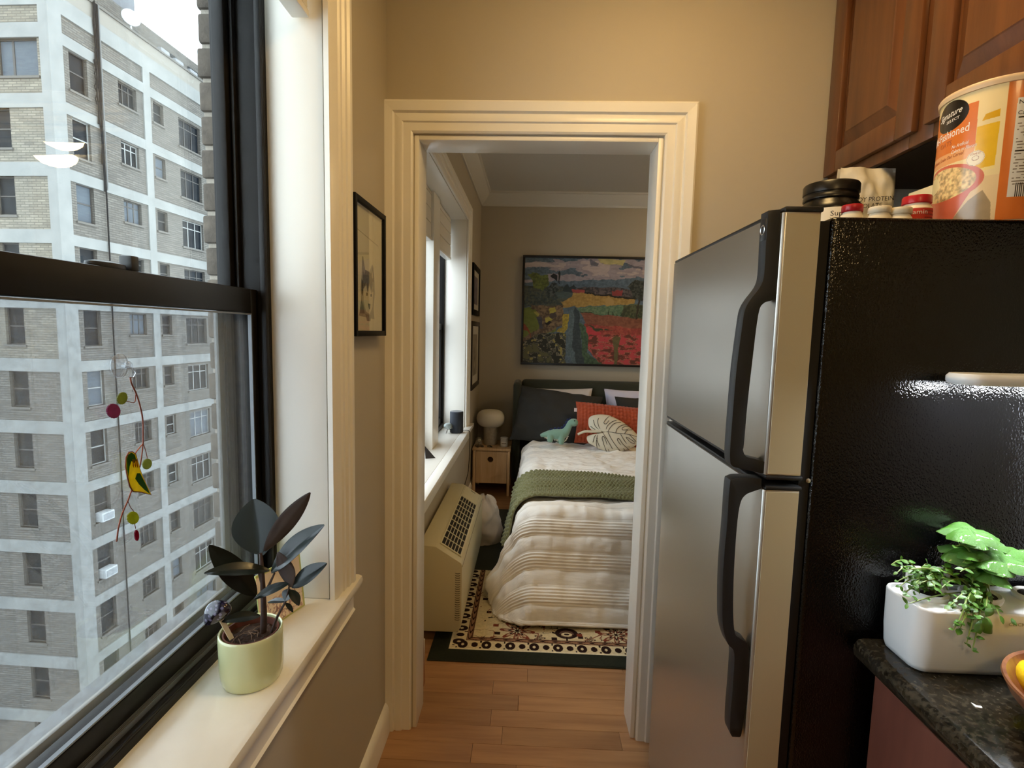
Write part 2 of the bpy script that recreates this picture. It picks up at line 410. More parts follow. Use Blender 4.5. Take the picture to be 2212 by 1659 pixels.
pane(up, -.704, .252, 1.198, 1.508, 2.352, paneg, .011); pane(up, -.714, .252, 1.198, 1.508, 2.352, paneg, -.011)
b = MB(); b.box(-.645, -.653, 1.1915, 1.1945, .826, 1.460).box(-.645, -.653, .2555, .2585, .826, 1.460).box(-.645, -.653, .2585, 1.1915, .826, .829).box(-.645, -.653, .2585, 1.1915, 1.457, 1.460)
b.build('glazing_bead', greyalu, lo)
# insect screen on the outside of the lower half
sc = MB().box(-.7285, -.7292, .228, 1.205, .80, 1.50).build('insect_screen', glassmat('screen_mesh', tint=(.94, .955, .965, 1), f0=0, haze=.13, hazecol=(.45, .47, .49, 1), dirt=.12), w1)
b = MB(); b.box(-.7235, -.735, 1.192, 1.2125, .775, 1.51).box(-.7235, -.735, .226, .246, .775, 1.51).box(-.7235, -.735, .246, 1.192, .775, .797).box(-.7235, -.735, .246, 1.192, 1.495, 1.51)
b.build('screen_frame', M('screen_frame_grey', S(112, 112, 108), .5), w1, bevel=.002)
# sash lock on the meeting rail
lk = A(245, 572, Z=1.522)
b = MB(); b.lathe([(.030, 1.516), (.031, 1.519), (.030, 1.523), (.018, 1.526), (.001, 1.527)], 20, (-.662, lk.y-.01, 0), .55, 1.15); b.build('sash_lock', blackplastic, w1)
b = MB(); b.box(-.650, -.672, lk.y+.028, lk.y+.046, 1.516, 1.541); b.build('lock_keeper', blackplastic, w1, bevel=.003)
# outside: dark panning strip and the brick return
xp = -.737; xq = A(437, 350, Y=1.24).x
b = MB(); b.box(-.737, -.80, .205, 1.235, .69, .765); b.build('outer_sill', M('weathered_sill', S(130, 132, 134), .7, var=(30, S(88, 90, 92))), w1)
brickm = M('buff_brick', S(106, 97, 86), .9, var=(40, S(80, 73, 66)), bump=(120, .6), rand=.14)
mortar = M('pale_mortar', S(168, 160, 148), .95, bump=(150, .6))
box('mortar_core', mortar, xp, xq+.006, 1.244, 1.256, .725, 2.445, wl)
random.seed(7); z = .73; i = 0
bm_ = [MB().box(-.0, .05, 0, .1 if j else .05, 0, .064).mesh('brick', brickm, bevel=.006, seg=2) for j in (0, 1)]
while z < 2.38:
    put('brick', bm_[i % 2], wl, (xq+random.uniform(-.003, .003), 1.236+random.uniform(-.002, .003), z)); z += .0745; i += 1
# the wall outside in view past the window
# pleated shade drawn up at the head
kb = thing('window_shade', 'white shade pulled up to the top of the kitchen window', 'shade', (-.52, .72, 2.44))
e = A(662, 38, Y=1.222)
fabric = M('shade_fabric', S(226, 222, 212), .8, bump=(200, .1)); e0 = e.x
for i in range(4): MB().box(e0+.004, e0-.030, .235, 1.222, e.z+.018+i*.04, e.z+.056+i*.04).build('slat', fabric, kb, bevel=.004)
MB().box(e0+.006, e0-.034, .233, 1.224, e.z, e.z+.016).build('bottom_rail', whitepaint, kb, bevel=.003)
MB().box(e0+.006, e0-.034, .233, 1.224, e.z+.178, 2.425).build('head_rail', whitepaint, kb, bevel=.003)

# ------------------------------------------------------------------ bedroom windows
MY0, MY1, MX = 3.205, 3.415, -.60
ZB = .685
w2 = struct('window_2', 'bedroom window beside the door with white mullion', (-.70, 2.7, ZB)); w3 = struct('window_3', 'bedroom window beyond the white mullion', (-.70, 3.7, ZB))
for wn, (y0, y1) in ((w2, (WB[0], MY0+.01)), (w3, (MY1-.01, WB[1]))):
    b = MB(); b.box(-.665, -.74, y0, y0+.03, ZB, WB[3]).box(-.665, -.74, y1-.03, y1, ZB, WB[3]).box(-.665, -.74, y0+.03, y1-.03, ZB-.03, ZB+.03).box(-.665, -.74, y0+.03, y1-.03, WB[3]-.04, WB[3])
    b.build('frame', blackalu, wn, bevel=.002)
    zm = 1.46
    for nm, x, z0, z1 in (('lower_sash', -.68, ZB+.03, zm+.02), ('upper_sash', -.72, zm-.02, WB[3]-.04)):
        b = MB(); b.box(x, x-.03, y0+.03, y0+.06, z0, z1).box(x, x-.03, y1-.06, y1-.03, z0, z1).box(x, x-.03, y0+.06, y1-.06, z0, z0+.045).box(x, x-.03, y0+.06, y1-.06, z1-.045, z1)
        so = b.build(nm, blackalu, wn, bevel=.002)
        MB().box(x-.014, x-.017, y0+.058, y1-.058, z0+.043, z1-.043).build('glass_pane', paneg, so)
b = MB(); b.box(MX, -.675, MY0, MY1, ZB, WB[3]); b.build('mullion', whitepaint, w3, bevel=.003)
b = MB(); b.box(XB-.002, -.665, WB[1]-.012, WB[1], ZB, WB[3]).box(XB-.002, -.665, WB[0], WB[0]+.012, ZB, WB[3]).box(XB-.002, -.665, WB[0]+.012, WB[1]-.012, WB[3]-.012, WB[3])
b.build('reveal_board', whitepaint, w2, bevel=.002)
frame_sweep('casing', [(XB, WB[1]-.006, ZB), (XB, WB[1]-.006, WB[3]-.008), (XB, WB[0]+.006, WB[3]-.008), (XB, WB[0]+.006, ZB)], [(w*1.08, t) for w, t in prof],
            [(0, 1, 0), (0, 1, 1), (0, -1, 1), (0, -1, 0)], (1, 0, 0), w2)
b = MB(); b.box(-.665, XB, WB[0], WB[1], ZB-.028, ZB).box(XB, -.447, 1.95, 4.20, ZB-.028, ZB); b.build('sill', whitepaint, w2, bevel=.004)
b = MB(); b.box(XB, -.478, 2.0, 4.15, ZB-.115, ZB-.028); b.build('apron', whitepaint, w2, bevel=.004)
for i, (y0, y1, zb) in enumerate(((WB[0]+.05, MY0-.004, 1.965), (MY1+.004, WB[1]-.05, 1.955))):
    t = thing('roller_shade', ['off-white fabric shade rolled up over the nearer bedroom window', 'off-white fabric shade rolled up over the far bedroom window'][i], 'shade', (-.635, (y0+y1)/2, 2.25), 'bedroom window shades')
    for k in range(3): MB().box(-.616, -.652, y0, y1, zb+.022+k*.083, zb+.102+k*.083).build('slat', fabric, t, bevel=.005)
    MB().box(-.612, -.656, y0, y1, zb, zb+.020).build('bottom_rail', whitepaint, t, bevel=.003)
    MB().box(-.616, -.652, y0, y1, zb+.271, 2.256).build('head_rail', whitepaint, t, bevel=.003)
# ================================================================== OUTSIDE
street = box('ground_street', M('asphalt', S(96, 98, 100), .9, var=(.4, S(80, 82, 84))), -80, -.9, -40, 90, -26.2, -26); street['kind'] = 'structure'
BC = Vector((-21.86, 24.0, 0)); bang = -math.atan(.036)
bd = thing('apartment_building', 'tall brick apartment building with pale concrete grid seen through the kitchen window', 'building', BC)
bd.rotation_euler = (0, 0, bang); ABS[bd.name] = Vector((0, 0, 0))
# local frame: y along the street face, x outwards from it (the side face is at y = 0)
conc = M('pale_concrete', S(128, 129, 126), .85, var=(.8, S(106, 108, 106), (1, 1, 1), .3), bump=(6, .2))
infm = M('grey_buff_brickwork', S(106, 102, 95), .9, var=(1.2, S(88, 85, 80), (1, 1, 6), .3))
infm2 = M('stained_yellow_brickwork', S(130, 124, 110), .9, var=(.9, S(104, 99, 90), (1, 1, 3), .25))
for _mm in (infm, infm2):
    N = _mm.node_tree.nodes; L = _mm.node_tree.links; b = N['Principled BSDF']; tc = N.new('ShaderNodeTexCoord'); sx = N.new('ShaderNodeSeparateXYZ'); L.new(tc.outputs['Object'], sx.inputs[0])
    ad = N.new('ShaderNodeMath'); ad.operation = 'ADD'; L.new(sx.outputs[0], ad.inputs[0]); L.new(sx.outputs[1], ad.inputs[1]); cb = N.new('ShaderNodeCombineXYZ'); L.new(ad.outputs[0], cb.inputs[0]); L.new(sx.outputs[2], cb.inputs[1])
    bt_ = N.new('ShaderNodeTexBrick'); bt_.inputs['Scale'].default_value = 1.; bt_.inputs['Brick Width'].default_value = .42; bt_.inputs['Row Height'].default_value = .115; bt_.inputs['Mortar Size'].default_value = .022; bt_.inputs['Mortar Smooth'].default_value = .3
    bt_.inputs['Color1'].default_value = (1, 1, 1, 1); bt_.inputs['Color2'].default_value = (.7, .7, .7, 1); bt_.inputs['Mortar'].default_value = (.5, .5, .5, 1); L.new(cb.outputs[0], bt_.inputs['Vector'])
    mm = N.new('ShaderNodeMix'); mm.data_type = 'RGBA'; mm.blend_type = 'MULTIPLY'; mm.inputs[0].default_value = 1; src = b.inputs['Base Color'].links[0].from_socket
    L.new(src, mm.inputs[6]); L.new(bt_.outputs[0], mm.inputs[7]); L.new(mm.outputs[2], b.inputs['Base Color'])
winfr = M('brown_grey_window_frame', S(56, 53, 50), .6)
winfr2 = M('pale_window_frame', S(128, 130, 128), .6)
wing = M('dim_window_glass', S(30, 35, 40), .25, spec=.06, var=(1.1, S(12, 15, 18)))
winb = M('window_with_blind', S(80, 88, 94), .3, spec=.08, var=(2, S(70, 76, 84), (1, 1, 6)))
stone = M('window_sill_stone', S(88, 85, 80), .9)
bz = [11.28-3*k for k in range(-1, 12)]
box('core', M('dark_interior', S(40, 42, 44), .9), -9.7, -.30, .30, 17.7, -26, 16.2, bd)
RW = [(.95, 1.92, -.25, -2.03, 'hung'), (3.76, 4.96, -.34, -1.48, 'three'), (6.16, 6.95, -.34, -1.48, 'hung'), (8.2, 10.14, -.42, -2.06, 'three'), (12.2, 13.2, -.3, -2.0, 'hung')]
bays = [(.60, 5.40, RW[:2]), (5.90, 10.9, RW[2:4]), (11.4, 17.6, RW[4:])]
def panel(name, s0, s1, z0, z1, holes, face, mat):
    b = MB(); hs = sorted(holes)
    def bx(a, c, d, e):
        if c-a > .01 and e-d > .01:
            if face == 'R': b.box(-.30, 0, a, c, d, e)
            else: b.box(-c, -a, .0, .30, d, e)
    p = s0
    for h in hs:
        bx(p, h[0], z0, z1); bx(h[0], h[1], z0, h[3]); bx(h[0], h[1], h[2], z1); p = h[1]
    bx(p, s1, z0, z1); return b.build(name, mat, bd)
wcache = {}
random.seed(11)
def win(face, s0, s1, z1, z0, style, fr, gl, rel):
    """window part with its pane; alike windows share mesh data"""
    w = s1-s0; hgt = z1-z0; key = (face, round(w, 2), round(hgt, 2), style, fr.name, gl.name)
    if key not in wcache:
        def bx(b, a, c, d, e, o0, o1):
            if face == 'R': b.box(-o0, -o1, a, c, d, e)
            else: b.box(-c, -a, o1, o0, d, e)
        t = .055; b = MB()
        bx(b, 0, t, 0, hgt, .20, .13); bx(b, w-t, w, 0, hgt, .20, .13); bx(b, t, w-t, 0, t, .20, .13); bx(b, t, w-t, hgt-t, hgt, .20, .13)
        if style == 'hung': bx(b, t, w-t, hgt*.5-.03, hgt*.5+.03, .19, .14)
        elif style == 'three':
            for q in (1/3, 2/3): bx(b, w*q-.03, w*q+.03, t, hgt-t, .19, .14)
            bx(b, t, w-t, hgt*.72-.025, hgt*.72+.025, .185, .145)
        else: bx(b, w*.66-.05, w*.66+.05, t, hgt-t, .19, .14)
        f = b.mesh('window', fr); g = MB(); bx(g, t*.5, w-t*.5, t*.5, hgt-t*.5, .175, .165); gm = g.mesh('pane', gl)
        sl = MB(); bx(sl, -.08, w+.08, -.10, 0, .20, -.07); wcache[key] = (f, gm, sl.mesh('sill', stone))
    f, g, sl = wcache[key]; at = (0, s0, z0) if face == 'R' else (-s0, 0, z0)
    o = put('window', f, bd, at); put('pane', g, o, at); put('sill', sl, o, at); return o
for k, zb in enumerate(bz):
    top = zb-.26; bot = zb-3+.26
    for (s0, s1, ws) in bays:
        hs = [(a, c, zb+h1, zb+h0, st) for a, c, h1, h0, st in ws]
        panel('infill_panel', s0, s1, bot, top, hs, 'R', infm)
        for a, c, z1, z0, st in hs: win('R', a, c, z1, z0, st, winfr2 if random.random() < .14 else winfr, winb if random.random() < .22 else wing, 0)
    hs = [(.58, 2.55, zb-.25, zb-1.87, 'pair')] if k == 0 else [(2.12, 3.08, zb-.24, zb-1.98, 'hung')]
    m2 = infm2 if k < 5 else infm
    panel('infill_panel', .40, 5.2, zb-3+.36, zb-.22, hs, 'L', m2)
    for a, c, z1, z0, st in hs: win('L', a, c, z1, z0, st, winfr, wing if k else winb, 0)
    MB().box(-.2, .07, -.0, 17.6, zb-.26, zb+.26).build('beam', conc, bd)
    MB().box(-9.6, .0, -.07, .2, zb-.24, zb+.38).build('beam', conc, bd)
zt = 16.9
panel('infill_panel', .6, 5.4, 14.54, 15.35, [], 'R', infm); panel('infill_panel', 5.9, 10.9, 14.54, 15.35, [], 'R', infm); panel('infill_panel', 11.4, 17.6, 14.54, 15.35, [], 'R', infm)
panel('infill_panel', .4, 5.2, 14.66, 15.4, [], 'L', infm2)
MB().box(-.25, .07, 0, 17.6, 15.35, 16.12).build('beam', conc, bd); MB().box(-9.6, 0, -.07, .2, 15.4, 16.12).build('beam', conc, bd)
MB().box(-.35, .02, -.02, 17.6, 16.12, 16.86).box(-9.6, -.35, -.02, .33, 16.12, 16.86).build('parapet', M('tan_render', S(118, 114, 106), .9), bd)
MB().box(-.40, .10, -.1, 17.6, 16.86, 16.96).box(-9.6, -.4, -.1, .38, 16.86, 16.96).build('coping', stone, bd)
for s0, s1 in ((-.072, .60), (5.40, 5.90), (10.9, 11.4)): MB().box(-.22, .072, s0, s1, -26, 16.1).build('pier', conc, bd)
MB().box(-.40, .0, -.074, .25, -26, 16.1).build('pier', conc, bd); MB().box(-5.7, -5.2, -.074, .25, -26, 16.1).build('pier', conc, bd)
MB().box(-8, -1.4, 2.6, 17.5, 16.2, 18.75).build('penthouse', infm, bd)
MB().box(-6.5, -1.42, 2.2, 6.9, 16.2, 22.5).build('roof_bulkhead', M('grey_render', S(102, 104, 108), .9, var=(.7, S(86, 88, 92))), bd)
for s in (9.2, 11.2):
    MB().box(-1.45, -1.36, s, s+1.0, 17.1, 18.2).build('penthouse_window', wing, bd)
for s, z in ((7.6, 17.0), (8.8, 16.98), (10.1, 16.98)): MB().box(-1.0, -.45, s, s+.7, z, z+.55).build('roof_condenser', M('condenser_grey', S(120, 122, 124), .6), bd, bevel=.03)
# rooftop dish
db = MB(); dm = Matrix.Rotation(math.radians(62), 4, 'X') @ Matrix.Rotation(math.radians(30), 4, 'Y')
db.lathe([(.02, -.09), (.2, -.07), (.36, -.02), (.44, .03), (.43, .05), (.34, .0), (.2, -.045), (.02, -.065)], 24, (-.25, 5.15, 17.75), mtx=Vector((0, 0, 1)).rotation_difference(Vector((.75, -.6, .12))).to_matrix().to_4x4())
db.tube([(-.25, 5.15, 16.9), (-.3, 5.15, 17.7)], .05); db.build('dish_antenna', M('dish_white', S(170, 173, 175), .5), bd)
# cable runs down the facade
cabm = M('black_cable', S(24, 25, 27), .8, spec=.1)
def wob(s, z0, z1, o, a, sd):
    n = 26; rr = random.Random(sd); ph = rr.random()*6
    return [(o, s+a*math.sin(ph+i*.9)*.5+a*rr.uniform(-.3, .3), z0+(z1-z0)*i/(n-1)) for i in range(n)]
for s, z0, z1, r, a, sd in ((2.32, 16.9, 11.2, .032, .05, 1), (2.45, 16.9, 8.0, .032, .03, 2), (2.52, 16.9, -22, .035, .03, 3), (2.39, 17, 9.3, .028, .07, 4), (2.24, 14.2, 12.1, .025, .1, 5)):
    MB().tube(wob(s, z0, z1, .13, a, sd), r, 6).build('cable', cabm, bd)
MB().tube([(.14, 2.62, 16.9), (.14, 2.62, 8.3), (.14, 2.6, 8.1), (.1, 2.5, 8.05)], .032, 8).build('drain_pipe', M('pipe_grey', S(92, 93, 92), .7), bd)
# window air conditioners
acm = M('ac_white', S(168, 172, 172), .5); acd = M('ac_grille', S(130, 134, 136), .6)
for s, z in ((1.02, 11.28-18-1.98), (1.02, 11.28-21-1.98), (1.00, 11.28-27-1.98)):
    o = MB().box(-.16, .30, s+.03, s+.78, z, z+.46).build('air_conditioner', acm, bd, bevel=.02)
    MB().box(.30, .312, s+.09, s+.72, z+.07, z+.39).build('grille', acd, o)
# ================================================================== KITCHEN
# ------------------------------------------------------------------ refrigerator
FX, FY0, FY1 = .405, .895, 1.555
steel = M('brushed_steel', S(200, 196, 188), .33, .9, bump=(60, .015, (1, 1, 40)))
steel_end = M('reflection_tinted_steel_edge', S(206, 192, 156), .36, .35)  # yellowish base colour stands in for the warm room mirrored in the door ends
fblack = M('black_pebbled_enamel', S(8, 8, 9), .11, spec=.5, bump=(380, .28, (1, 1, .7), 1))
fr = thing('refrigerator', 'top-freezer refrigerator with steel doors, black handles and a glossy black side', 'refrigerator', (.8, 1.22, 0))
FT = 1.632
MB().box(.489, 1.205, .900, 1.550, .05, FT).build('body', fblack, fr, bevel=.008, seg=3)
MB().box(.470, .488, .905, 1.545, .10, 1.625).build('door_gasket', softblack, fr)
MB().box(.50, 1.18, .93, 1.53, 0, .05).build('base_grille', softblack, fr)
def fdoor(name, z0, z1):
    b = MB(); n = 14; pts = []
    for i in range(n+1):
        y = FY0+.004+(FY1-FY0-.008)*i/n; pts.append((FX+.0015*(2*i/n-1)**2, y))
    pts = [(FX+.006, FY0+.0005)]+pts+[(FX+.006, FY1-.0005), (.468, FY1), (.468, FY0)]
    b.prism(pts, lambda x, y: (x, y, z0), lambda x, y: (x, y, z1)); return b.build(name, steel, fr, bevel=.0015, seg=2)
d1 = fdoor('freezer_door', 1.196, 1.637); d2 = fdoor('fridge_door', .085, 1.170)
for d, zz in ((d1, ((1.637, 1.646), (1.188, 1.196))), (d2, ((1.170, 1.178), (.077, .085)))):
    for a, c in zz: MB().box(FX+.004, .472, FY0-.001, FY1, a, c).build('end_cap', blackplastic, d, bevel=.003)
MB().box(.412, .4665, FY0-.0012, FY0+.001, 1.199, 1.634).build('door_edge', steel_end, d1)
MB().box(.412, .4665, FY0-.0012, FY0+.001, .088, 1.167).build('door_edge', steel_end, d2)
MB().lathe([(.004, 0), (.004, .002), (.001, .003)], 12, (0, 0, 0), mtx=Matrix.Translation((.485, .9035, 1.187)) @ Matrix.Rotation(PI/2, 4, 'X')).build('hinge_screw', M('bright_screw', S(210, 208, 200), .3, .9), fr)
MB().box(.42, .54, 1.46, 1.54, FT, FT+.018).build('hinge_cover', blackplastic, fr, bevel=.004)
def fhandle(parent, inner, outer, y0, y1):
    """inner/outer: outlines of the grip in the x-z plane, top to bottom"""
    b = MB(); n = len(inner)
    v = []
    for (x, z), (X, Z) in zip(inner, outer): v += [(x, y0, z), (x, y1, z), (X, y1, Z), (X, y0, Z)]
    f = [(0, 1, 2, 3), (4*n-1, 4*n-2, 4*n-3, 4*n-4)]
    for i in range(n-1):
        for j in range(4): f.append((4*i+j, 4*i+4+j, 4*i+4+(j+1) % 4, 4*i+(j+1) % 4))
    b.add(v, f); return b.build('handle', M('handle_black', S(30, 32, 34), .46), parent, bevel=.0035, seg=2, angle=50)
hy0, hy1 = .899, .926
def hp(l): return [(A(x, y, Y=hy0).x, A(x, y, Y=hy0).z) for x, y in l]
def spl(l, n=4):
    o = []
    for i in range(len(l)-1):
        p0, p1, p2, p3 = [Vector(l[min(max(i+k, 0), len(l)-1)]) for k in (-1, 0, 1, 2)]
        for k in range(n): t = k/n; o.append(tuple(.5*((2*p1)+(p2-p0)*t+(2*p0-5*p1+4*p2-p3)*t*t+(3*p1-p0-3*p2+p3)*t**3)))
    return o+[tuple(l[-1])]
fix = lambda l: [(min(x, FX+.003), z) for x, z in l]
up_out = hp([(1660, 455), (1655, 520), (1651, 590), (1643, 618), (1622, 646), (1610, 668), (1604, 700), (1592, 790), (1584, 880), (1578, 960), (1577, 990), (1581, 1006), (1600, 1012), (1662, 1026)])
up_in = hp([(1686, 452), (1684, 520), (1682, 590), (1680, 628), (1668, 648), (1650, 655), (1638, 680), (1624, 790), (1614, 880), (1607, 960), (1605, 972), (1612, 986), (1632, 992), (1662, 1000)])
h1 = fhandle(d1, fix(spl(up_in)), fix(spl(up_out)), hy0, hy1)
lo_out = hp([(1645, 1034), (1600, 1032), (1582, 1036), (1576, 1048), (1570, 1130), (1562, 1230), (1560, 1320), (1563, 1360), (1573, 1392), (1586, 1412), (1583, 1480), (1578, 1540), (1577, 1580), (1582, 1592)])
lo_in = hp([(1645, 1056), (1630, 1061), (1610, 1070), (1599, 1090), (1592, 1140), (1586, 1230), (1584, 1320), (1588, 1368), (1600, 1380), (1618, 1400), (1616, 1480), (1609, 1540), (1602, 1585), (1598, 1593)])
h2 = fhandle(d2, fix(spl(lo_in)), fix(spl(lo_out)), hy0, hy1)
bx_ = A(1661, 497, Y=.91)
badge = MB().box(up_out[1][0]-.0012, up_out[1][0]+.004, .903, .922, bx_.z-.018, bx_.z+.018).build('badge', M('badge_dark', S(52, 53, 55), .3, .5), h1, bevel=.001)
mt_ = Matrix.Translation((up_out[1][0]-.0016, .9125, bx_.z)) @ Matrix.Rotation(-PI/2, 4, 'Y')
MB().lathe([(.0065, 0), (.0075, .0006), (.0085, 0)], 20, mtx=mt_, cap0=False, cap1=False).build('monogram_ring', M('badge_chrome', S(190, 190, 188), .25, .9), badge)

# ------------------------------------------------------------------ wall cabinet over the refrigerator
wood_d = M('cherry_stained_wood', S(116, 72, 40), .34, var=(3.2, S(88, 52, 28), (9, 9, .7), .22), bump=(9, .06, (20, 20, 1)), coat=.25)
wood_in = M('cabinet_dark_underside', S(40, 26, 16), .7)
CX = .905
cb = thing('wall_cabinet', 'brown cherry wall cabinet with raised-panel doors above the refrigerator', 'cabinet', (1.08, 1.05, 1.905))
MB().box(CX+.035, XRK-.003, .34, YD-.003, 1.915, 2.60).build('carcass', wood_d, cb)
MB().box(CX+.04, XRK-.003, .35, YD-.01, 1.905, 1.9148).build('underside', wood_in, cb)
ffb = MB()
for y0, y1 in ((1.725, YD-.003), (1.305, 1.385), (.865, .945), (.34, .40)): ffb.box(CX+.018, CX+.035, y0, y1, 1.905, 2.60)
[ffb.box(CX+.018, CX+.035, ya, yb, za, za+.05) for ya, yb in ((.40, .865), (.945, 1.305), (1.385, 1.725)) for za in (1.905, 2.55)]; ffb.build('face_frame', wood_d, cb, bevel=.002)
def cab_door(y0, y1, z0, z1):
    w = .062; b = MB()
    b.box(CX, CX+.018, y0, y0+w, z0, z1).box(CX, CX+.018, y1-w, y1, z0, z1).box(CX, CX+.018, y0+w, y1-w, z0, z0+w).box(CX, CX+.018, y0+w, y1-w, z1-w, z1)
    d = b.build('door', wood_d, cb, bevel=.0035, seg=2)
    a, c, e, g = y0+w-.002, y1-w+.002, z0+w-.002, z1-w+.002; i = .040
    v = [(CX+.017, a, e), (CX+.017, c, e), (CX+.017, c, g), (CX+.017, a, g), (CX+.0165, a+.009, e+.009), (CX+.0165, c-.009, e+.009), (CX+.0165, c-.009, g-.009), (CX+.0165, a+.009, g-.009),
         (CX+.003, a+i, e+i), (CX+.003, c-i, e+i), (CX+.003, c-i, g-i), (CX+.003, a+i, g-i), (CX+.001, a+i+.003, e+i+.003), (CX+.001, c-i-.003, e+i+.003), (CX+.001, c-i-.003, g-i-.003), (CX+.001, a+i+.003, g-i-.003),
         (CX+.0178, a, e), (CX+.0178, c, e), (CX+.0178, c, g), (CX+.0178, a, g)]
    f = []
    for k in (0, 4, 8): f += [(k+j, k+(j+1) % 4, k+4+(j+1) % 4, k+4+j) for j in range(4)]
    f += [(12, 13, 14, 15), (19, 18, 17, 16)]+[(16+j, 16+(j+1) % 4, (j+1) % 4, j) for j in range(4)]
    MB().add(v, f).build('raised_panel', wood_d, d, angle=8)
cab_door(1.355, 1.742, 1.935, 2.565); cab_door(.915, 1.318, 1.935, 2.565); cab_door(.39, .878, 1.935, 2.565)

# ------------------------------------------------------------------ things on top of the refrigerator
white_lab = M('cream_label_paper', S(236, 226, 204), .5); ink = M('black_ink', S(28, 24, 22), .6); red_p = M('red_plastic', S(178, 24, 34), .32)
cream_p = M('cream_plastic', S(238, 226, 200), .4); ink_w = M('white_ink', S(248, 242, 232), .5); grey_ink = M('grey_ink', S(120, 112, 100), .6)
def cyl_warp(c, r, a0, z0, slope=0):
    return lambda p: Vector((c[0]+(r+p.z)*math.cos(a0+p.x/r), c[1]+(r+p.z)*math.sin(a0+p.x/r), z0+p.y+slope*p.x))
def facing(c): return math.atan2(-c[1], -c[0])     # angle round an upright cylinder that looks at the camera
# black supplement tub
jc = (.722, 1.345)
j = thing('supplement_tub', 'black wide-lidded supplement tub with a cream label beside the freezer handle', 'tub', (jc[0], jc[1], FT))
MB().lathe([(.064, FT), (.069, FT+.004), (.069, FT+.108), (.066, FT+.120), (.058, FT+.128), (.056, FT+.140)], 48, (*jc, 0)).build('body', M('tub_black', S(18, 17, 16), .25), j)
MB().lathe([(.0580, FT+.132), (.0600, FT+.134), (.0600, FT+.141), (.0585, FT+.143), (.0585, FT+.147), (.0610, FT+.149), (.0610, FT+.168), (.0585, FT+.172), (.05, FT+.172)], 64, (*jc, 0)).build('lid', M('lid_black', S(16, 15, 14), .3), j)
lb = MB(); a_ = facing(jc); P = [[(jc[0]+.0697*math.cos(a_+t), jc[1]+.0697*math.sin(a_+t), z) for t in np.linspace(-1.9, 1.9, 40)] for z in (FT+.006, FT+.106)]
lo_ = lb.grid(P, flip=False).build('label_wrap', white_lab, j)
text('print_supplement', 'Supplement Facts', ink, lo_, None, .016, warp=cyl_warp(jc, .0698, a_+.02, FT+.086), xscale=1.15)
for i in range(5):
    text('fine_print', 'Serving Size 1 Scoop  Amount Per Serving' if i != 2 else 'Calories  110   Daily Value', grey_ink, lo_, None, .006, warp=cyl_warp(jc, .0698, a_+.02, FT+.078-.008*i))
# small bottles
def bottle(name, label, c, r, zt, caph, capm, band=None, ribs=True):
    t = thing(name, label, 'bottle', (*c, FT))
    zc = zt-caph
    MB().lathe([(r*.98, FT), (r*1.08, FT+.002), (r*1.08, zc-.012), (r*1.0, zc-.006), (r*.86, zc-.002), (r*.86, zc+.002)], 36, (*c, 0)).build('body', cream_p, t)
    MB().lathe([(r*.96, zc), (r, zc+.001), (r, zt-.002), (r*.95, zt), (r*.6, zt)], 48, (*c, 0)).build('cap', capm, t)
    if band:
        a = facing(c); P = [[(c[0]+r*1.085*math.cos(a+q), c[1]+r*1.085*math.sin(a+q), z) for q in np.linspace(-1.7, 1.7, 30)] for z in band]
        bl = MB().grid(P).build('label_wrap', M('red_label', S(206, 52, 36), .45), t)
        return t, bl
    return t, None
bt, bl = bottle('vitamin_bottle', 'vitamin bottle with a tall red cap and red label in front of the oats', (.690, 1.0), .0225, 1.690, .014, red_p, (FT+.004, FT+.034))
text('print_vitamin', 'Vitamin', ink_w, bl, None, .011, warp=cyl_warp((.690, 1.0), .0246, facing((.690, 1.0))-.75, FT+.0235), xscale=1.1)
text('print_lines', '========\n========\n========', ink, bl, None, .006, warp=cyl_warp((.690, 1.0), .0246, facing((.690, 1.0))+.55, FT+.027))
bottle('pill_bottle', 'low cream pill bottle with a red cap beside the supplement tub', (.577, 1.0), .0172, 1.6735, .0125, red_p)
bottle('pill_bottle', 'cream-capped pill bottle next to the red-capped one', (.612, .978), .0178, 1.6655, .011, cream_p)
bottle('pill_bottle', 'wide cream-capped pill bottle next to the vitamin bottle', (.643, .972), .0185, 1.6625, .011, cream_p)
# paper bag
pb = thing('protein_bag', 'crumpled white paper bag of soy protein standing under the cabinet door', 'bag', (.965, 1.52, FT))
x0, x1 = A(1808, 420, Y=1.5).x, A(1934, 420, Y=1.5).x; n = 26; P1 = np.zeros((n, n, 3)); P2 = np.zeros((n, n, 3))
for i in range(n):
    for k in range(n):
        u = k/(n-1); v = i/(n-1); xx = x0+(x1-x0)*(u+.06*(v-.5)*(2*u-1)*-1); zz = FT+v*.262
        w = (1-(2*u-1)**4)*(1-v**3)*.04; cr = .012*(mnoise.noise((u*4, v*5, 1.3))+.6*mnoise.noise((u*9, v*9, 4.)))*min(1, 6*min(u, 1-u)+.1)
        P1[i, k] = (xx, 1.50-w-cr, zz); P2[i, k] = (xx, 1.515+w*.4, zz)
b = MB().grid(P1).grid(P2, flip=True)
b.build('sack', M('white_kraft_paper', S(226, 220, 206), .62, bump=(30, .35), var=(14, S(206, 200, 186))), pb, angle=60)
m_ = basis((A(1846, 437, Y=1.447).x, 1.447, A(1846, 437, Y=1.447).z), (1, -.05, .06), (0, 0, 1))
text('print_soy', 'SOY PROTEIN\n  ISOLATE', ink, pb, m_, .0165, xscale=.95, shear=.1)
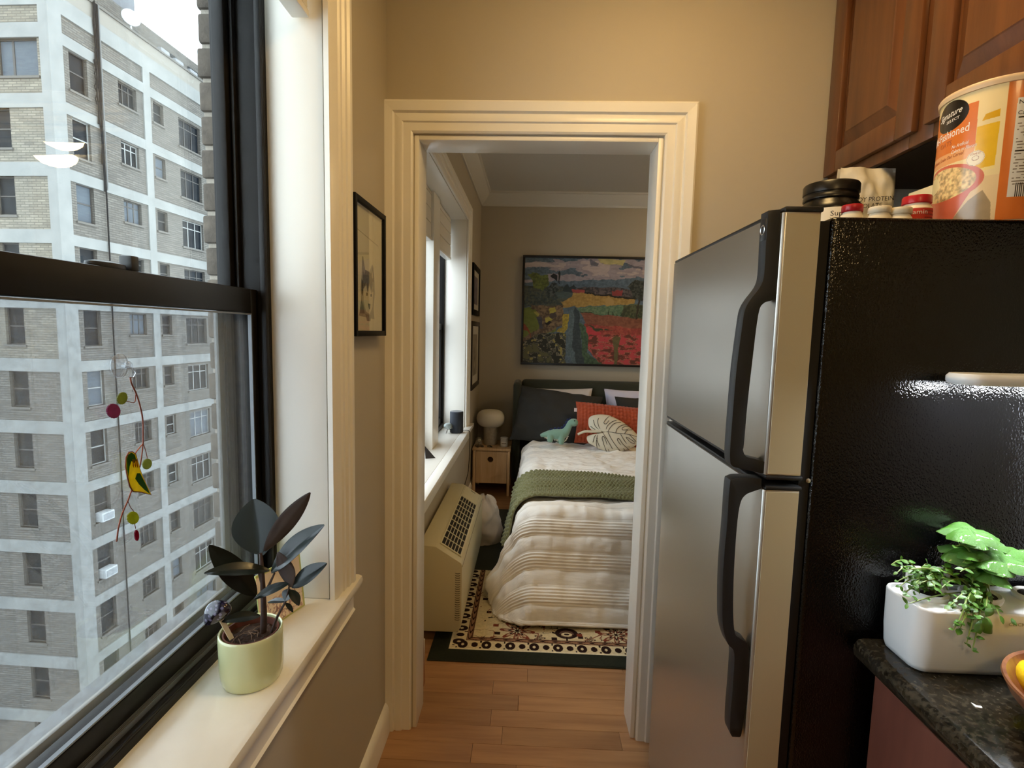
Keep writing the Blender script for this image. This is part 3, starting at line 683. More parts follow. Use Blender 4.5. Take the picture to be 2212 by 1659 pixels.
# cream carton turned edge-on
bx0 = A(1925, 436, X=.85); bx1 = A(2004, 398, X=.85)
ct = thing('tea_carton', 'cream carton standing between the paper bag and the oats canister', 'carton', (.88, 1.18, FT))
cz_ = (bx0.z+bx1.z)/2
MB().box(.85, .93, 1.105, 1.262, FT, cz_).build('carton_body', M('cream_carton', S(226, 216, 182), .6), ct, bevel=.002)
text('print_inst', 'INST', ink, ct, basis((.8495, 1.235, FT+.045), (0, -1, 0), (0, 0, 1)), .032, xscale=1.1)
text('print_ne', 'ne\nn', ink, ct, basis((.8495, 1.138, FT+.075), (0, -1, 0), (0, 0, 1)), .034)
# jar with a grey dome lid
jd = thing('domed_jar', 'pale jar with a grey domed lid half hidden behind the oats canister', 'jar', (.828, 1.128-.04, FT))
MB().lathe([(.026, FT), (.028, FT+.003), (.028, FT+.06), (.026, FT+.066)], 32, (.812, 1.07, 0)).build('body', M('jar_paper', S(230, 224, 214), .5), jd)
MB().lathe([(.027, FT+.066), (.028, FT+.07), (.027, FT+.085), (.02, FT+.098), (.006, FT+.104)], 32, (.812, 1.07, 0)).build('lid', M('lid_grey', S(168, 164, 156), .4), jd)

# ------------------------------------------------------------------ oats canister with its printed wrap
oc = (.815, .995); orad = .084; oz1 = FT+.228
ot = thing('oats_canister', 'large orange and cream cardboard canister of old-fashioned oats', 'canister', (*oc, FT))
fa = facing(oc)
MB().lathe([(orad-.002, FT), (orad-.001, FT+.002), (orad-.001, oz1)], 72, (*oc, 0)).build('can', M('can_card', S(226, 196, 150), .6), ot)
na, nz = 700, 400; aa = np.linspace(-2.0, 2.0, na); zz = np.linspace(0, .222, nz)
AA, ZZ = np.meshgrid(aa, zz)
U = AA*orad; V = ZZ      # metres: u to the right of the facing line, v up
PC = np.zeros(U.shape+(3,)); PC[:] = lin((250, 226, 168)); nn = fnoise(U, V, 60, 3)
PC *= (.93+.12*fnoise(U+1, V, 18, 5))[..., None]
def fillp(poly, c, jit=.0):
    k = inpoly(U, V, poly); PC[k] = lin(c)*(1+jit*(nn[k]-.5))[:, None]
# glass of juice, table, cloth
fillp([(-.2, 0), (.2, 0), (.2, .075), (-.2, .075)], (238, 208, 158), .1)
fillp([(-.027, .088), (.0, .090), (.001, .160), (-.028, .158)], (240, 190, 40), .15); fillp([(-.022, .166), (.0, .168), (.0, .180), (-.018, .176)], (226, 172, 30), .1)
fillp([(-.027, .083), (.0, .085), (.0, .090), (-.027, .088)], (250, 226, 150))
fillp([(-.06, 0), (.002, 0), (.0, .03), (-.012, .052), (-.03, .038)], (168, 146, 112), .3)
# orange panels
fillp([(-.2, .128), (-.028, .128), (-.029, .201), (-.2, .201)], (226, 122, 46), .06); fillp([(-.2, .104), (-.03, .110), (-.028, .128), (-.2, .128)], (240, 172, 110))
fillp([(.007, -.01), (.2, -.01), (.2, .23), (.007, .23)], (216, 112, 40), .06)
fillp([(.019, .036), (.085, .036), (.085, .192), (.020, .192)], (226, 220, 206))
# bowl of oats
bc_ = (-.078, .074); e1 = ((U-bc_[0])/.062)**2+((V-bc_[1])/.031)**2
bowl = (e1 < 1.15) & (V > .0) | ((V < bc_[1]) & (V > .004) & (np.abs(U-bc_[0]) < .062-(bc_[1]-V)*.55)); PC[bowl] = lin((214, 112, 84)); oat = e1 < .82
fl_ = np.clip((fnoise(U, V, 230, 9, 2)-.5)*1.7+.5, 0, 1); PC[oat] = (lin((226, 196, 138))[None]*(.55+.9*fl_[oat])[:, None]).clip(0, .95); ban = ((U+.104)/.018)**2+((V-.078)/.014)**2 < 1; PC[ban] = lin((246, 228, 170))
# round badge and logo
r2 = ((U+.026)/.0125)**2+((V-.107)/.0125)**2; PC[r2 < 1] = lin((250, 238, 210)); PC[(r2 < .9) & (r2 > .84)] = lin((150, 96, 50)); PC[(((U+.026)/.005)**2+((V-.107)/.004)**2 < 1)] = lin((150, 96, 50))
PC[(((U+.026)/.0042)**2+((V-.1072)/.0032)**2 < 1)] = lin((250, 238, 210))
lg = ((U+.076)/.034)**2+((V-.192)/.026)**2; PC[lg < 1] = lin((22, 20, 20))
# facts panel lines, bar code
fp = (U > .023) & (U < .08)
for i in range(26):
    v0 = .176-.0048*i
    if i in (3, 14): PC[fp & (np.abs(V-v0) < .0013)] = lin((40, 30, 24))
    elif i > 4: PC[fp & (np.abs(V-v0) < .0008) & (fnoise(U, V*0+i, 300, i, 1) > .35)] = lin((120, 104, 84))
PC[(U > .028) & (U < .07) & (V > .036) & (V < .058) & (np.sin(U*2400) > -.1)] = lin((50, 40, 34))
G = np.stack([oc[0]+orad*np.cos(fa+AA), oc[1]+orad*np.sin(fa+AA), FT+.003+ZZ], -1)
w_ = MB(); w_.grid(G); w_.col = PC.reshape(-1, 3); wrap = w_.build('printed_wrap', VC('canister_print', .26, .5, coat=.3), ot)
ow = lambda u, v, sl=0: cyl_warp(oc, orad+.00012, fa+u/orad, FT+.003+v, sl)
text('logo_script', 'Signature', ink_w, wrap, None, .0155, warp=ow(-.1035, .189, .08), shear=.35, xscale=.86)
text('logo_select', 'SELECT', ink_w, wrap, None, .0068, warp=ow(-.083, .181, .08), xscale=1.2)
text('print_old', 'Old-Fashioned', ink_w, wrap, None, .0200, warp=ow(-.128, .152, .05), xscale=.76)
text('print_oats', 'OATS', M('brown_ink', S(170, 84, 34), .6), wrap, None, .012, warp=ow(-.094, .1405, .05), xscale=.9)
text('print_natural', 'No Artificial\nColors or Flavors', ink_w, wrap, None, .0085, warp=ow(-.066, .1335, .05), shear=.25, xscale=.66)
text('print_cereal', '100% Whole Grain Oat Cereal', M('brown_ink', S(170, 84, 34), .6), wrap, None, .0085, warp=ow(-.128, .115, .05), shear=.25, xscale=.78)
text('print_love_it', 'LOVE IT', M('brown_ink', S(170, 84, 34), .6), wrap, None, .0042, warp=ow(-.0340, .1130, 0))
text('print_facts', 'Nutrition Facts', ink, wrap, None, .0095, warp=ow(.0215, .1825, 0)); text('print_calories', 'Calories  150', ink, wrap, None, .0085, warp=ow(.0215, .166, 0))
MB().lathe([(orad-.001, oz1-.006), (orad+.0025, oz1-.005), (orad+.003, oz1), (orad+.0035, oz1+.003), (orad+.002, oz1+.006), (orad-.003, oz1+.006), (orad-.006, oz1+.003)], 72, (*oc, 0)).build('lid', M('cream_lid', S(226, 196, 156), .4), ot)

# ------------------------------------------------------------------ counter
ZC = .914
ctop = M('black_granite', S(13, 13, 12), .12, spec=.5, var=(130, S(58, 53, 44), (1, 1, 1), .15), bump=(60, .02))
N = ctop.node_tree.nodes
cab2 = M('reddish_cabinet_wood', S(122, 72, 58), .42, var=(5, S(98, 54, 44), (5, 5, .6), .25))
bcb = thing('base_cabinet', 'reddish brown base cabinet under the black granite counter', 'cabinet', (.93, .2, 0))
MB().box(.625, XRK-.003, -.9, .872, .10, ZC-.0405).build('carcass', cab2, bcb)
MB().box(.69, XRK-.003, -.9, .872, 0, .10).build('toe_kick', softblack, bcb)
for y0, y1 in ((.46, .869), (.01, .45), (-.45, 0)): MB().box(.605, .625, y0, y1, .12, ZC-.05).build('door', cab2, bcb, bevel=.003)
wt = thing('worktop', 'black speckled granite worktop beside the refrigerator', 'worktop', (.93, .2, ZC-.04))
prf = [(.590, ZC-.040), (XRK-.003, ZC-.040), (XRK-.003, ZC), (.592, ZC), (.583, ZC-.003), (.577, ZC-.011), (.576, ZC-.020), (.579, ZC-.031)]
MB().prism(prf, lambda x, z: (x, -.92, z), lambda x, z: (x, .886, z)).build('slab', ctop, wt, angle=40)
sp_ = A(2112, 1527, Z=ZC)  # small flat white fleck on the worktop
tag(MB().prism([(-.004, -.002), (.004, -.003), (.006, .001), (.0, .002), (-.003, .008), (-.004, .002)], lambda x, y: (sp_.x+x, sp_.y+y, ZC), lambda x, y: (sp_.x+x, sp_.y+y, ZC+.001)).build('white_fleck', M('fleck_white', S(244, 244, 240), .6), loc=(sp_.x, sp_.y, ZC)),
    'tiny white fleck lying on the granite worktop', 'paper scrap')

# ------------------------------------------------------------------ indoor herb garden
gw = M('white_garden_plastic', S(232, 234, 236), .28)
hg = thing('herb_planter', 'white countertop herb garden with an overhead light bar', 'planter', (.78, .842, ZC))
PX0, PX1, PY0, PY1, PZ = .608, .93, .787, .884, 1.020
def rrect(x0, x1, y0, y1, r, n=7):
    pts = []
    for cx, cy, a0 in ((x1-r, y1-r, 0), (x0+r, y1-r, PI/2), (x0+r, y0+r, PI), (x1-r, y0+r, 1.5*PI)):
        pts += [(cx+r*math.cos(a0+PI/2*i/n), cy+r*math.sin(a0+PI/2*i/n)) for i in range(n+1)]
    return pts
def loft(b, rings):
    n = len(rings[0][0]); v = []
    for pts, z in rings: v += [(x, y, z) for x, y in pts]
    f = [(k*n+i, k*n+(i+1) % n, (k+1)*n+(i+1) % n, (k+1)*n+i) for k in range(len(rings)-1) for i in range(n)]
    return b.add(v, f+[tuple(range(n))[::-1], tuple(range((len(rings)-1)*n, len(rings)*n))])
R4 = lambda d, r=.026: rrect(PX0+d, PX1-d, PY0+d, PY1-d, max(.004, r-d))
loft(MB(), [(R4(.012), ZC+.0005), (R4(.006), ZC+.003), (R4(.003), ZC+.012), (R4(.001), ZC+.04), (R4(0), PZ-.004), (R4(.001), PZ-.001), (R4(.003), PZ), (R4(.0055), PZ-.001), (R4(.006), PZ-.012)]).build('basin', gw, hg, angle=50)
loft(MB(), [(R4(.0065), PZ-.0119), (R4(.0065), PZ-.006), (R4(.012), PZ-.003)]).build('lid_tray', M('white_tray', S(240, 242, 243), .35), hg)
soil = M('peat_plug', S(34, 28, 24), .95, bump=(90, 1.))
pods = [(.66, .845), (.742, .842), (.83, .845)]
for x, y in pods:
    MB().lathe([(.027, PZ-.004), (.029, PZ+.004), (.026, PZ+.007), (.021, PZ+.004)], 28, (x, y, 0), cap1=False).build('pod_collar', gw, hg)
    MB().lathe([(.0225, PZ-.004), (.0215, PZ+.003), (.012, PZ+.006), (.001, PZ+.007)], 24, (x, y, 0)).build('peat_plug', soil, hg)
for x in (.652, .700): MB().box(x-.012, x+.012, .8655, .8715, PZ-.004, PZ+.036).build('plant_tag', gw, hg, bevel=.0055, seg=3)
LX0, LZ = .658, 1.366
loft(MB(), [(rrect(LX0+.004, .952, .812, .868, .026), LZ), (rrect(LX0, .956, .808, .872, .030), LZ+.005), (rrect(LX0, .956, .808, .872, .030), LZ+.012), (rrect(LX0+.004, .952, .812, .868, .026), LZ+.017)]).build('light_bar', gw, hg, angle=50)
for lx_ in (.705, .80, .89): loft(MB(), [(rrect(lx_-.03, lx_+.03, .822, .858, .012), LZ-.0002), (rrect(lx_-.03, lx_+.03, .822, .858, .012), LZ+.0010)]).build('led_module', M('led_white', S(240, 246, 250), .5, emit=((.9, .96, 1, 1), LED)), hg)
MB().box(.934, .952, .828, .852, ZC+.02, LZ+.004).build('post', gw, hg, bevel=.005)
text('print_brand', 'CLICK & GROW', M('print_grey', S(150, 150, 130), .6), hg, basis((A(2178, 1352, Y=PY0).x, PY0-.0003, A(2178, 1352, Y=PY0).z), (1, 0, 0), (0, 0, 1)), .0078, xscale=1.15)

def leaf_mb(L, Wd, curl=.15, fold=.15, n=8, m=3, tip=1.0, thick=.0006, wav=0, dome=0):
    """leaf along +x, blade up +z; two layers: upper side material 0, underside material 1"""
    b = MB(); top = np.zeros((n+1, 2*m+1, 3))
    for i in range(n+1):
        s = i/n; w = Wd*(max(0, math.sin(PI*min(1, s*.97+.02)))**.75)*(1-.25*s*tip); w = max(w, .0004)
        for j in range(-m, m+1):
            t = j/m; top[i, j+m] = (L*s, w*t, -curl*L*s*s+fold*abs(t)*w-.25*fold*w*t*t-dome*w*t*t+wav*math.sin(s*12+t*3)*Wd*.1)
    bot = top.copy(); bot[..., 2] -= thick; bot[1:-1, 1:-1, 2] -= thick
    return b.grid(top, 0, flip=True).grid(bot, 1)
def leaf_m(base, tip, up, roll=0):
    x = (Vector(tip)-Vector(base)).normalized(); u = Vector(up); y = u.cross(x).normalized(); z = x.cross(y)
    m = Matrix((x, y, z)).transposed().to_4x4(); m.translation = Vector(base); return m
bas = M('basil_leaf', S(88, 148, 40), .28, spec=.8, coat=.3, var=(60, S(60, 116, 28)), bump=(45, .6), sss=.05); bas2 = M('basil_leaf_underside', S(140, 186, 90), .5)
herb = M('thyme_leaf', S(92, 138, 50), .42, var=(80, S(62, 110, 36)), sss=.1); herb2 = M('thyme_leaf_underside', S(118, 152, 84), .5); stemg = M('green_stem', S(134, 160, 84), .5)
bp_ = thing('basil_plant', 'tall basil plant with large glossy leaves growing in the herb planter', 'plant', (.742, .842, PZ))
random.seed(21)
bcl = [((2088, 1142), .852, 7, .042), ((2150, 1200), .832, 7, .044), ((2200, 1190), .85, 6, .040), ((2085, 1185), .845, 6, .034), ((2125, 1170), .865, 5, .032), ((2140, 1235), .82, 5, .03)]
blm = [leaf_mb(1, w, .45, .16, 12, 4, .35, .012, .5, .75).mesh('leaf', [bas, bas2]) for w in (.40, .46, .52)]
for (px, yy, n, L) in bcl:
    c = A(*px, Y=yy); c0 = Vector((.742, .842, PZ+.005))
    MB().tube([c0, c0.lerp(c, .5)+Vector((.004, -.003, .01)), c], [.0022, .0018, .0012], 7).build('stem', stemg, bp_)
    for i in range(n):
        a = 2*PI*i/n+random.uniform(-.3, .3); el = random.uniform(-.25, .35); ll = L*random.uniform(.85, 1.15)
        d = Vector((math.cos(a)*math.cos(el), math.sin(a)*math.cos(el), math.sin(el)))
        m = leaf_m(c, c+d, Vector((0, 0, 1))+d*.1) @ Matrix.Diagonal((ll, ll, ll, 1)); put('leaf', random.choice(blm), bp_, mtx=m)
hp_ = thing('trailing_herb', 'bushy small-leaved herb trailing over the front of the white planter', 'plant', (.66, .845, PZ))
targets = [((1925, 1220), .83), ((1950, 1285), .80), ((1960, 1305), .795), ((1990, 1230), .83), ((2000, 1250), .82), ((2020, 1270), .80), ((2045, 1235), .83), ((2060, 1300), .79), ((2075, 1350), .778), ((2090, 1380), .774), ((2100, 1405), .774), ((2060, 1360), .776), ((2110, 1330), .778), ((2040, 1320), .785), ((1975, 1265), .81), ((2100, 1260), .81), ((2130, 1310), .785), ((2160, 1330), .78), ((2065, 1180), .83), ((2080, 1215), .82), ((2110, 1235), .83), ((1940, 1255), .815), ((2085, 1320), .782), ((2095, 1290), .79)]+[((1915+random.randint(0, 200), 1225+random.randint(0, 60)), .80+.04*random.random()) for _ in range(12)]+[((2050+random.randint(0, 60), 1300+random.randint(0, 90)), .777) for _ in range(5)]
hlm = [leaf_mb(1, w, .2, .2, 5, 2, .6, .03).mesh('leaf', [herb, herb2]) for w in (.32, .4)]
for i, (px, yy) in enumerate(targets):
    e = A(*px, Y=yy); c0 = Vector((random.choice([.66, .69, .742]) if px[0] < 2060 else .742, .843, PZ+.004))+Vector((random.uniform(-.012, .012), random.uniform(-.01, .01), 0))
    mid = c0.lerp(e, .5); mid.z = max(c0.z, e.z)+random.uniform(.012, .03)
    if e.z < PZ: mid.y = min(mid.y, .80)
    pts = [c0*(1-t)**2+mid*2*t*(1-t)+e*t*t for t in np.linspace(0, 1, 9)]
    for q in pts:
        if q.y > PY0-.003 and q.z < PZ+.006 and q.x > PX0: q.z = PZ+.006
    MB().tube(pts, [.0011]*8+[.0006], 5).build('stem', stemg, hp_)
    for k in range(2, 9):
        for sgn in (-1, 1):
            if random.random() < .22: continue
            d = Vector((random.uniform(-1, 1), random.uniform(-1, .4), random.uniform(-.5, .7))).normalized(); ll = random.uniform(.0065, .0125)
            put('leaf', random.choice(hlm), hp_, mtx=leaf_m(pts[k], pts[k]+d, Vector((0, -.4, 1))) @ Matrix.Diagonal((ll, ll, ll, 1)))
for px, t2, w in (((2128, 1335), (2160, 1372), .5), ((2120, 1340), (2128, 1372), .4), ((2130, 1332), (2148, 1322), .5), ((2185, 1335), (2199, 1348), .4)):
    a, c = A(*px, Y=.776), A(*t2, Y=.768); ll = (c-a).length
    put('leaf', blm[0], hp_, mtx=leaf_m(a, c, (0, -1, .6)) @ Matrix.Diagonal((ll, ll, ll, 1)))

# ------------------------------------------------------------------ wooden bowl with lemons
bo = (.764, .632); bw = M('acacia_bowl_wood', S(150, 98, 62), .35, var=(16, S(108, 62, 36), (3, 3, 1), .15), coat=.15)
b_ = thing('wooden_bowl', 'shallow round wooden bowl on the granite worktop', 'bowl', (*bo, ZC))
MB().lathe([(.055, ZC+.0005), (.06, ZC+.002), (.075, ZC+.010), (.10, ZC+.028), (.118, ZC+.048), (.1265, ZC+.066), (.1255, ZC+.069), (.121, ZC+.068), (.112, ZC+.050), (.094, ZC+.031), (.07, ZC+.015), (.03, ZC+.011), (.001, ZC+.0105)], 64, (*bo, 0), cap1=False).build('shell', bw, b_)
lm = M('lemon_peel', S(238, 206, 34), .38, bump=(180, .35))
lm0 = A(2250, 1478, Z=ZC+.045)
for i, (x, y, rz, lab) in enumerate(((lm0.x, lm0.y, 1.3, 'yellow lemon lying in the wooden bowl near its rim'), (lm0.x+.012, lm0.y-.068, 2.5, 'yellow lemon in the middle of the wooden bowl'))):
    o = MB(); m = Matrix.Translation((x, y, ZC+.045)) @ Matrix.Rotation(rz, 4, 'Z') @ Matrix.Rotation(PI/2, 4, 'Y')
    o.lathe([(.001, -.040), (.005, -.038), (.009, -.034), (.020, -.026), (.027, -.012), (.0285, 0), (.027, .012), (.020, .026), (.009, .034), (.005, .039), (.001, .041)], 24, mtx=m)
    tag(o.build('lemon', lm, loc=(x, y, ZC+.016), angle=80), lab, 'lemon', 'lemons in the wooden bowl')

# ------------------------------------------------------------------ framed drawing on the left wall
blackfr = M('black_picture_frame', S(11, 11, 12), .55, spec=.12)
pf = thing('picture_frame', 'black-framed pencil drawing of a wolf on the kitchen wall', 'picture', (-.475, 1.52, 1.40))
XF_ = -.456; py0, py1 = 1.3585, A(834, 467, X=XF_).y; pz1, pz0 = A(768, 414, X=XF_).z, A(800, 726, X=XF_).z
fb = .015; b = MB()
b.box(XK, XF_, py0, py0+fb, pz0, pz1).box(XK, XF_, py1-fb, py1, pz0, pz1).box(XK, XF_, py0+fb, py1-fb, pz0, pz0+fb).box(XK, XF_, py0+fb, py1-fb, pz1-fb, pz1).build('frame', blackfr, pf, bevel=.0012)
ny, nz = 260, 340; YY, ZZ = np.meshgrid(np.linspace(py0+fb, py1-fb, ny), np.linspace(pz0+fb, pz1-fb, nz)); U = (YY-py0-fb)/(py1-py0-2*fb); V = 1-(ZZ-pz0-fb)/(pz1-pz0-2*fb)
PC = np.zeros(U.shape+(3,)); PC[:] = lin((232, 218, 188))*1.0; nn = fnoise(U, V, 40, 2)
# drawing, coordinates 0..1 across the sheet (u right, v down)
def fp_(poly, c, j=.3):
    k = inpoly(U, V, poly); PC[k] = lin(c)*(1+j*(nn[k]-.5))[:, None]
fp_([(.26, .40), (.30, .40), (.36, .50), (.52, .50), (.62, .43), (.66, .45), (.70, .56), (.72, .68), (.66, .80), (.70, .90), (.14, .88), (.22, .78), (.20, .66), (.24, .55)], (168, 156, 134), .5)
fp_([(.27, .40), (.36, .51), (.34, .56), (.28, .58)], (96, 86, 74)); fp_([(.29, .44), (.34, .52), (.32, .55)], (206, 190, 162)); fp_([(.65, .44), (.57, .53), (.60, .58), (.68, .58)], (112, 100, 86)); fp_([(.645, .47), (.60, .53), (.64, .56)], (206, 190, 162))
fp_([(.36, .50), (.57, .51), (.64, .60), (.58, .66), (.50, .60), (.44, .68), (.40, .60), (.30, .66), (.28, .58)], (108, 98, 84), .7)
fp_([(.30, .66), (.40, .62), (.44, .70), (.50, .62), (.58, .68), (.66, .66), (.62, .80), (.52, .86), (.38, .84), (.30, .76)], (226, 212, 182), .2)
fp_([(.24, .58), (.29, .60), (.28, .72), (.23, .70)], (60, 54, 46), .5); fp_([(.22, .74), (.30, .80), (.34, .86), (.16, .86)], (120, 108, 92), .8)
fp_([(.40, .68), (.45, .69), (.44, .71), (.40, .71)], (44, 38, 32)); fp_([(.55, .69), (.60, .68), (.60, .71), (.55, .71)], (44, 38, 32)); fp_([(.46, .77), (.55, .77), (.53, .82), (.49, .82)], (50, 44, 40)); fp_([(.36, .86), (.58, .87), (.54, .92), (.42, .92)], (138, 126, 108), .8)
ln = np.abs(V-(.205+.06*(U-.1))) < .004; PC[ln & (U > .08) & (U < .86)] = lin((176, 160, 130))
G = np.stack([np.full(U.shape, XF_-.010), YY, ZZ], -1); w_ = MB(); w_.grid(G); w_.col = PC.reshape(-1, 3); w_.build('drawing', VC('pencil_drawing', .7, .2), pf)
MB().box(XF_-.0045, XF_-.0055, py0+fb, py1-fb, pz0+fb, pz1-fb).build('glazing', glassmat('picture_glass', f0=.05), pf)

# ------------------------------------------------------------------ window sill: potted rubber plant
PC0 = (-.522, .934); pr = .0565
pt = thing('flower_pot', 'pale lime glazed pot holding a rubber plant on the kitchen sill', 'pot', (*PC0, ZS))
glz = M('lime_glaze', S(216, 220, 172), .14, spec=.6, coat=.6, var=(14, S(210, 216, 164)))
MB().lathe([(.047, ZS+.0005), (.051, ZS+.002), (.0545, ZS+.010), (pr, ZS+.03), (pr+.0005, ZS+.09), (pr, ZS+.098), (pr-.0015, ZS+.1005), (pr-.004, ZS+.099), (pr-.005, ZS+.09), (pr-.006, ZS+.06)], 64, (*PC0, 0), cap1=False).build('glazed_body', glz, pt)
MB().lathe([(.046, ZS+.06), (.0478, ZS+.093), (.0492, ZS+.094), (.0492, ZS+.097), (.0465, ZS+.097), (.045, ZS+.085)], 40, (*PC0, 0), cap1=False).build('nursery_pot', M('terracotta_plastic', S(96, 50, 34), .5), pt)
sm = MB(); n = 26; Pg = np.zeros((n, 40, 3))
for i in range(n):
    for k in range(40):
        r = .0455*i/(n-1); a = 2*PI*k/39; Pg[i, k] = (PC0[0]+r*math.cos(a), PC0[1]+r*math.sin(a), ZS+.084+.004*mnoise.noise((r*70*math.cos(a), r*70*math.sin(a), 2))+.003*mnoise.noise((r*180*math.cos(a), r*180*math.sin(a), 5)))
sm.grid(Pg).build('potting_soil', M('potting_soil', S(36, 24, 18), .95, var=(160, S(70, 48, 34)), bump=(200, 1.)), pt, angle=80)
random.seed(3); tw = M('dry_twig', S(128, 100, 76), .8)
for i in range(14):
    a = random.uniform(0, 6.28); r = random.uniform(.0, .034); c = Vector((PC0[0]+r*math.cos(a), PC0[1]+r*math.sin(a), ZS+.0885)); q = random.uniform(0, PI); l = random.uniform(.006, .014)
    MB().tube([c-Vector((math.cos(q)*l, math.sin(q)*l, -.001)), c+Vector((0, 0, .003)), c+Vector((math.cos(q)*l, math.sin(q)*l, .001))], .0007, 5).build('twig', tw, pt)
rp = thing('rubber_plant', 'dark-leaved rubber plant growing out of the lime pot', 'plant', (PC0[0], PC0[1], ZS+.086))
rtop = M('rubber_leaf_dark', S(24, 33, 28), .3, spec=.45, coat=.12, var=(25, S(17, 24, 21))); rbot = M('rubber_leaf_underside', S(62, 44, 35), .42, var=(25, S(50, 36, 29)))
rst = M('rubber_stem', S(70, 50, 44), .6, var=(90, S(48, 34, 30)))
def q(px, py, y): return A(px, py, Y=y)
MB().tube([q(569, 1376, .945), q(570, 1320, .945), q(568, 1270, .947), q(566, 1230, .948), q(563, 1195, .95)], [.0062, .0056, .0048, .004, .003], 10).build('stem', rst, rp)
MB().tube([q(568, 1268, .947), q(560, 1240, .945), q(552, 1220, .94)], [.003, .0025, .002], 7).build('stem', rst, rp)
MB().tube([q(571, 1280, .947), q(582, 1262, .945), q(593, 1238, .94)], [.003, .0025, .0018], 7).build('stem', rst, rp)
MB().tube([q(586, 1366, .94), q(600, 1330, .94), q(617, 1299, .938), q(625, 1265, .936)], [.003, .0026, .0022, .0016], 7).build('stem', rst, rp)
# (base, tip, y base, y tip, half width m, blade direction, curl, fold)
RL = [((560, 1196), (548, 1078), .955, .985, .0455, (.15, -1, .25), .06, .12), ((571, 1190), (670, 1064), .945, .90, .0175, (-.75, .75, -.6), .02, .25), ((586, 1236), (700, 1134), .94, .93, .023, (-.5, -.85, .6), .14, .3),
      ((629, 1268), (601, 1192), .93, .925, .0195, (.25, .95, .0), .03, .2), ((630, 1268), (706, 1217), .935, .925, .0165, (-.3, -.9, .6), .12, .3), ((553, 1286), (452, 1178), .95, .90, .023, (.35, -.85, .55), .06, .2),
      ((582, 1232), (441, 1238), .94, .885, .0155, (0, -.6, 1), .16, .3), ((625, 1259), (549, 1294), .93, .90, .0115, (-.1, -.5, 1), .12, .3), ((562, 1330), (479, 1343), .94, .90, .0125, (0, -.55, 1), .22, .2),
      ((626, 1274), (646, 1308), .93, .915, .0095, (.7, -.5, .6), .2, .3), ((626, 1272), (616, 1298), .94, .935, .012, (-.4, -.9, .2), .1, .3), ((617, 1302), (633, 1322), .935, .92, .0045, (.5, -.5, .6), .2, .2), ((618, 1299), (578, 1301), .94, .96, .007, (0, -.4, 1), .2, .2),
      ((566, 1200), (585, 1155), .952, .99, .02, (-.3, -.9, .3), .05, .2)]
for ba, ti, y0, y1, w, upv, cu, fo in RL:
    a, c = q(*ba, y0), q(*ti, y1); L = (c-a).length
    lf = leaf_mb(L, w, 0, fo, 18, 6, .2, .0009)
    # bend about the chord: an arch instead of a droop, so that the tip stays where it is
    for i, v in enumerate(lf.v): s = v[0]/L; lf.v[i] = (v[0], v[1], v[2]+cu*L*1.2*s*(1-s))
    put('leaf', lf.mesh('leaf', [rtop, rbot], angle=80), rp, mtx=leaf_m(a, c, upv))
# spotted ornament on a wooden stake
so = thing('plant_stake', 'dark violet mushroom-cap plant stake with pale spots in the lime pot', 'ornament', (-.575, .925, ZS+.09))
s0, s1 = A(500, 1380, Y=.905), A(478, 1338, Y=.905)
MB().tube([s0, s1, s1+(s1-s0)*.4], .0055, 4).build('stake', M('pale_wood_stake', S(196, 176, 142), .7), so)
spot = M('violet_spotted_glaze', S(26, 22, 46), .12, spec=.6, coat=.8)
N = spot.node_tree.nodes; Lk = spot.node_tree.links; vo = N.new('ShaderNodeTexVoronoi'); vo.inputs['Scale'].default_value = 105; vo.inputs['Randomness'].default_value = .75
tc = N.new('ShaderNodeTexCoord'); Lk.new(tc.outputs['Object'], vo.inputs['Vector']); mr = N.new('ShaderNodeMapRange'); mr.inputs[1].default_value = .24; mr.inputs[2].default_value = .36; mr.inputs[3].default_value = 1; mr.inputs[4].default_value = 0
Lk.new(vo.outputs['Distance'], mr.inputs[0]); mx = N.new('ShaderNodeMix'); mx.data_type = 'RGBA'; mx.inputs[6].default_value = S(22, 18, 40); mx.inputs[7].default_value = S(104, 100, 124); Lk.new(mr.outputs[0], mx.inputs[0]); Lk.new(mx.outputs[2], N['Principled BSDF'].inputs['Base Color'])
out = [(441, 1346), (440, 1326), (446, 1308), (458, 1297), (475, 1296), (492, 1302), (501, 1312), (498, 1324), (488, 1334), (474, 1343), (458, 1350), (446, 1351)]
cen = A(469, 1323, Y=.90); b = MB(); rings = []
for k in range(7):
    t = -1+2*k/6; sc_ = math.sqrt(max(0, 1-t*t))*.85+.15*(abs(t) < 1)
    if abs(t) == 1: sc_ = .12
    rings.append([Vector(cen).lerp(A(x, y, Y=.90), sc_)+Vector((.0, t*.013, 0)) for x, y in out])
n = len(out); v = [p for r in rings for p in r]
b.add(v, [(k*n+i, k*n+(i+1) % n, (k+1)*n+(i+1) % n, (k+1)*n+i) for k in range(6) for i in range(n)]+[tuple(range(n))[::-1], tuple(range(6*n, 7*n))])
o = b.build('spotted_cap', spot, so, angle=180); md = o.modifiers.new('s', 'SUBSURF'); md.levels = md.render_levels = 2
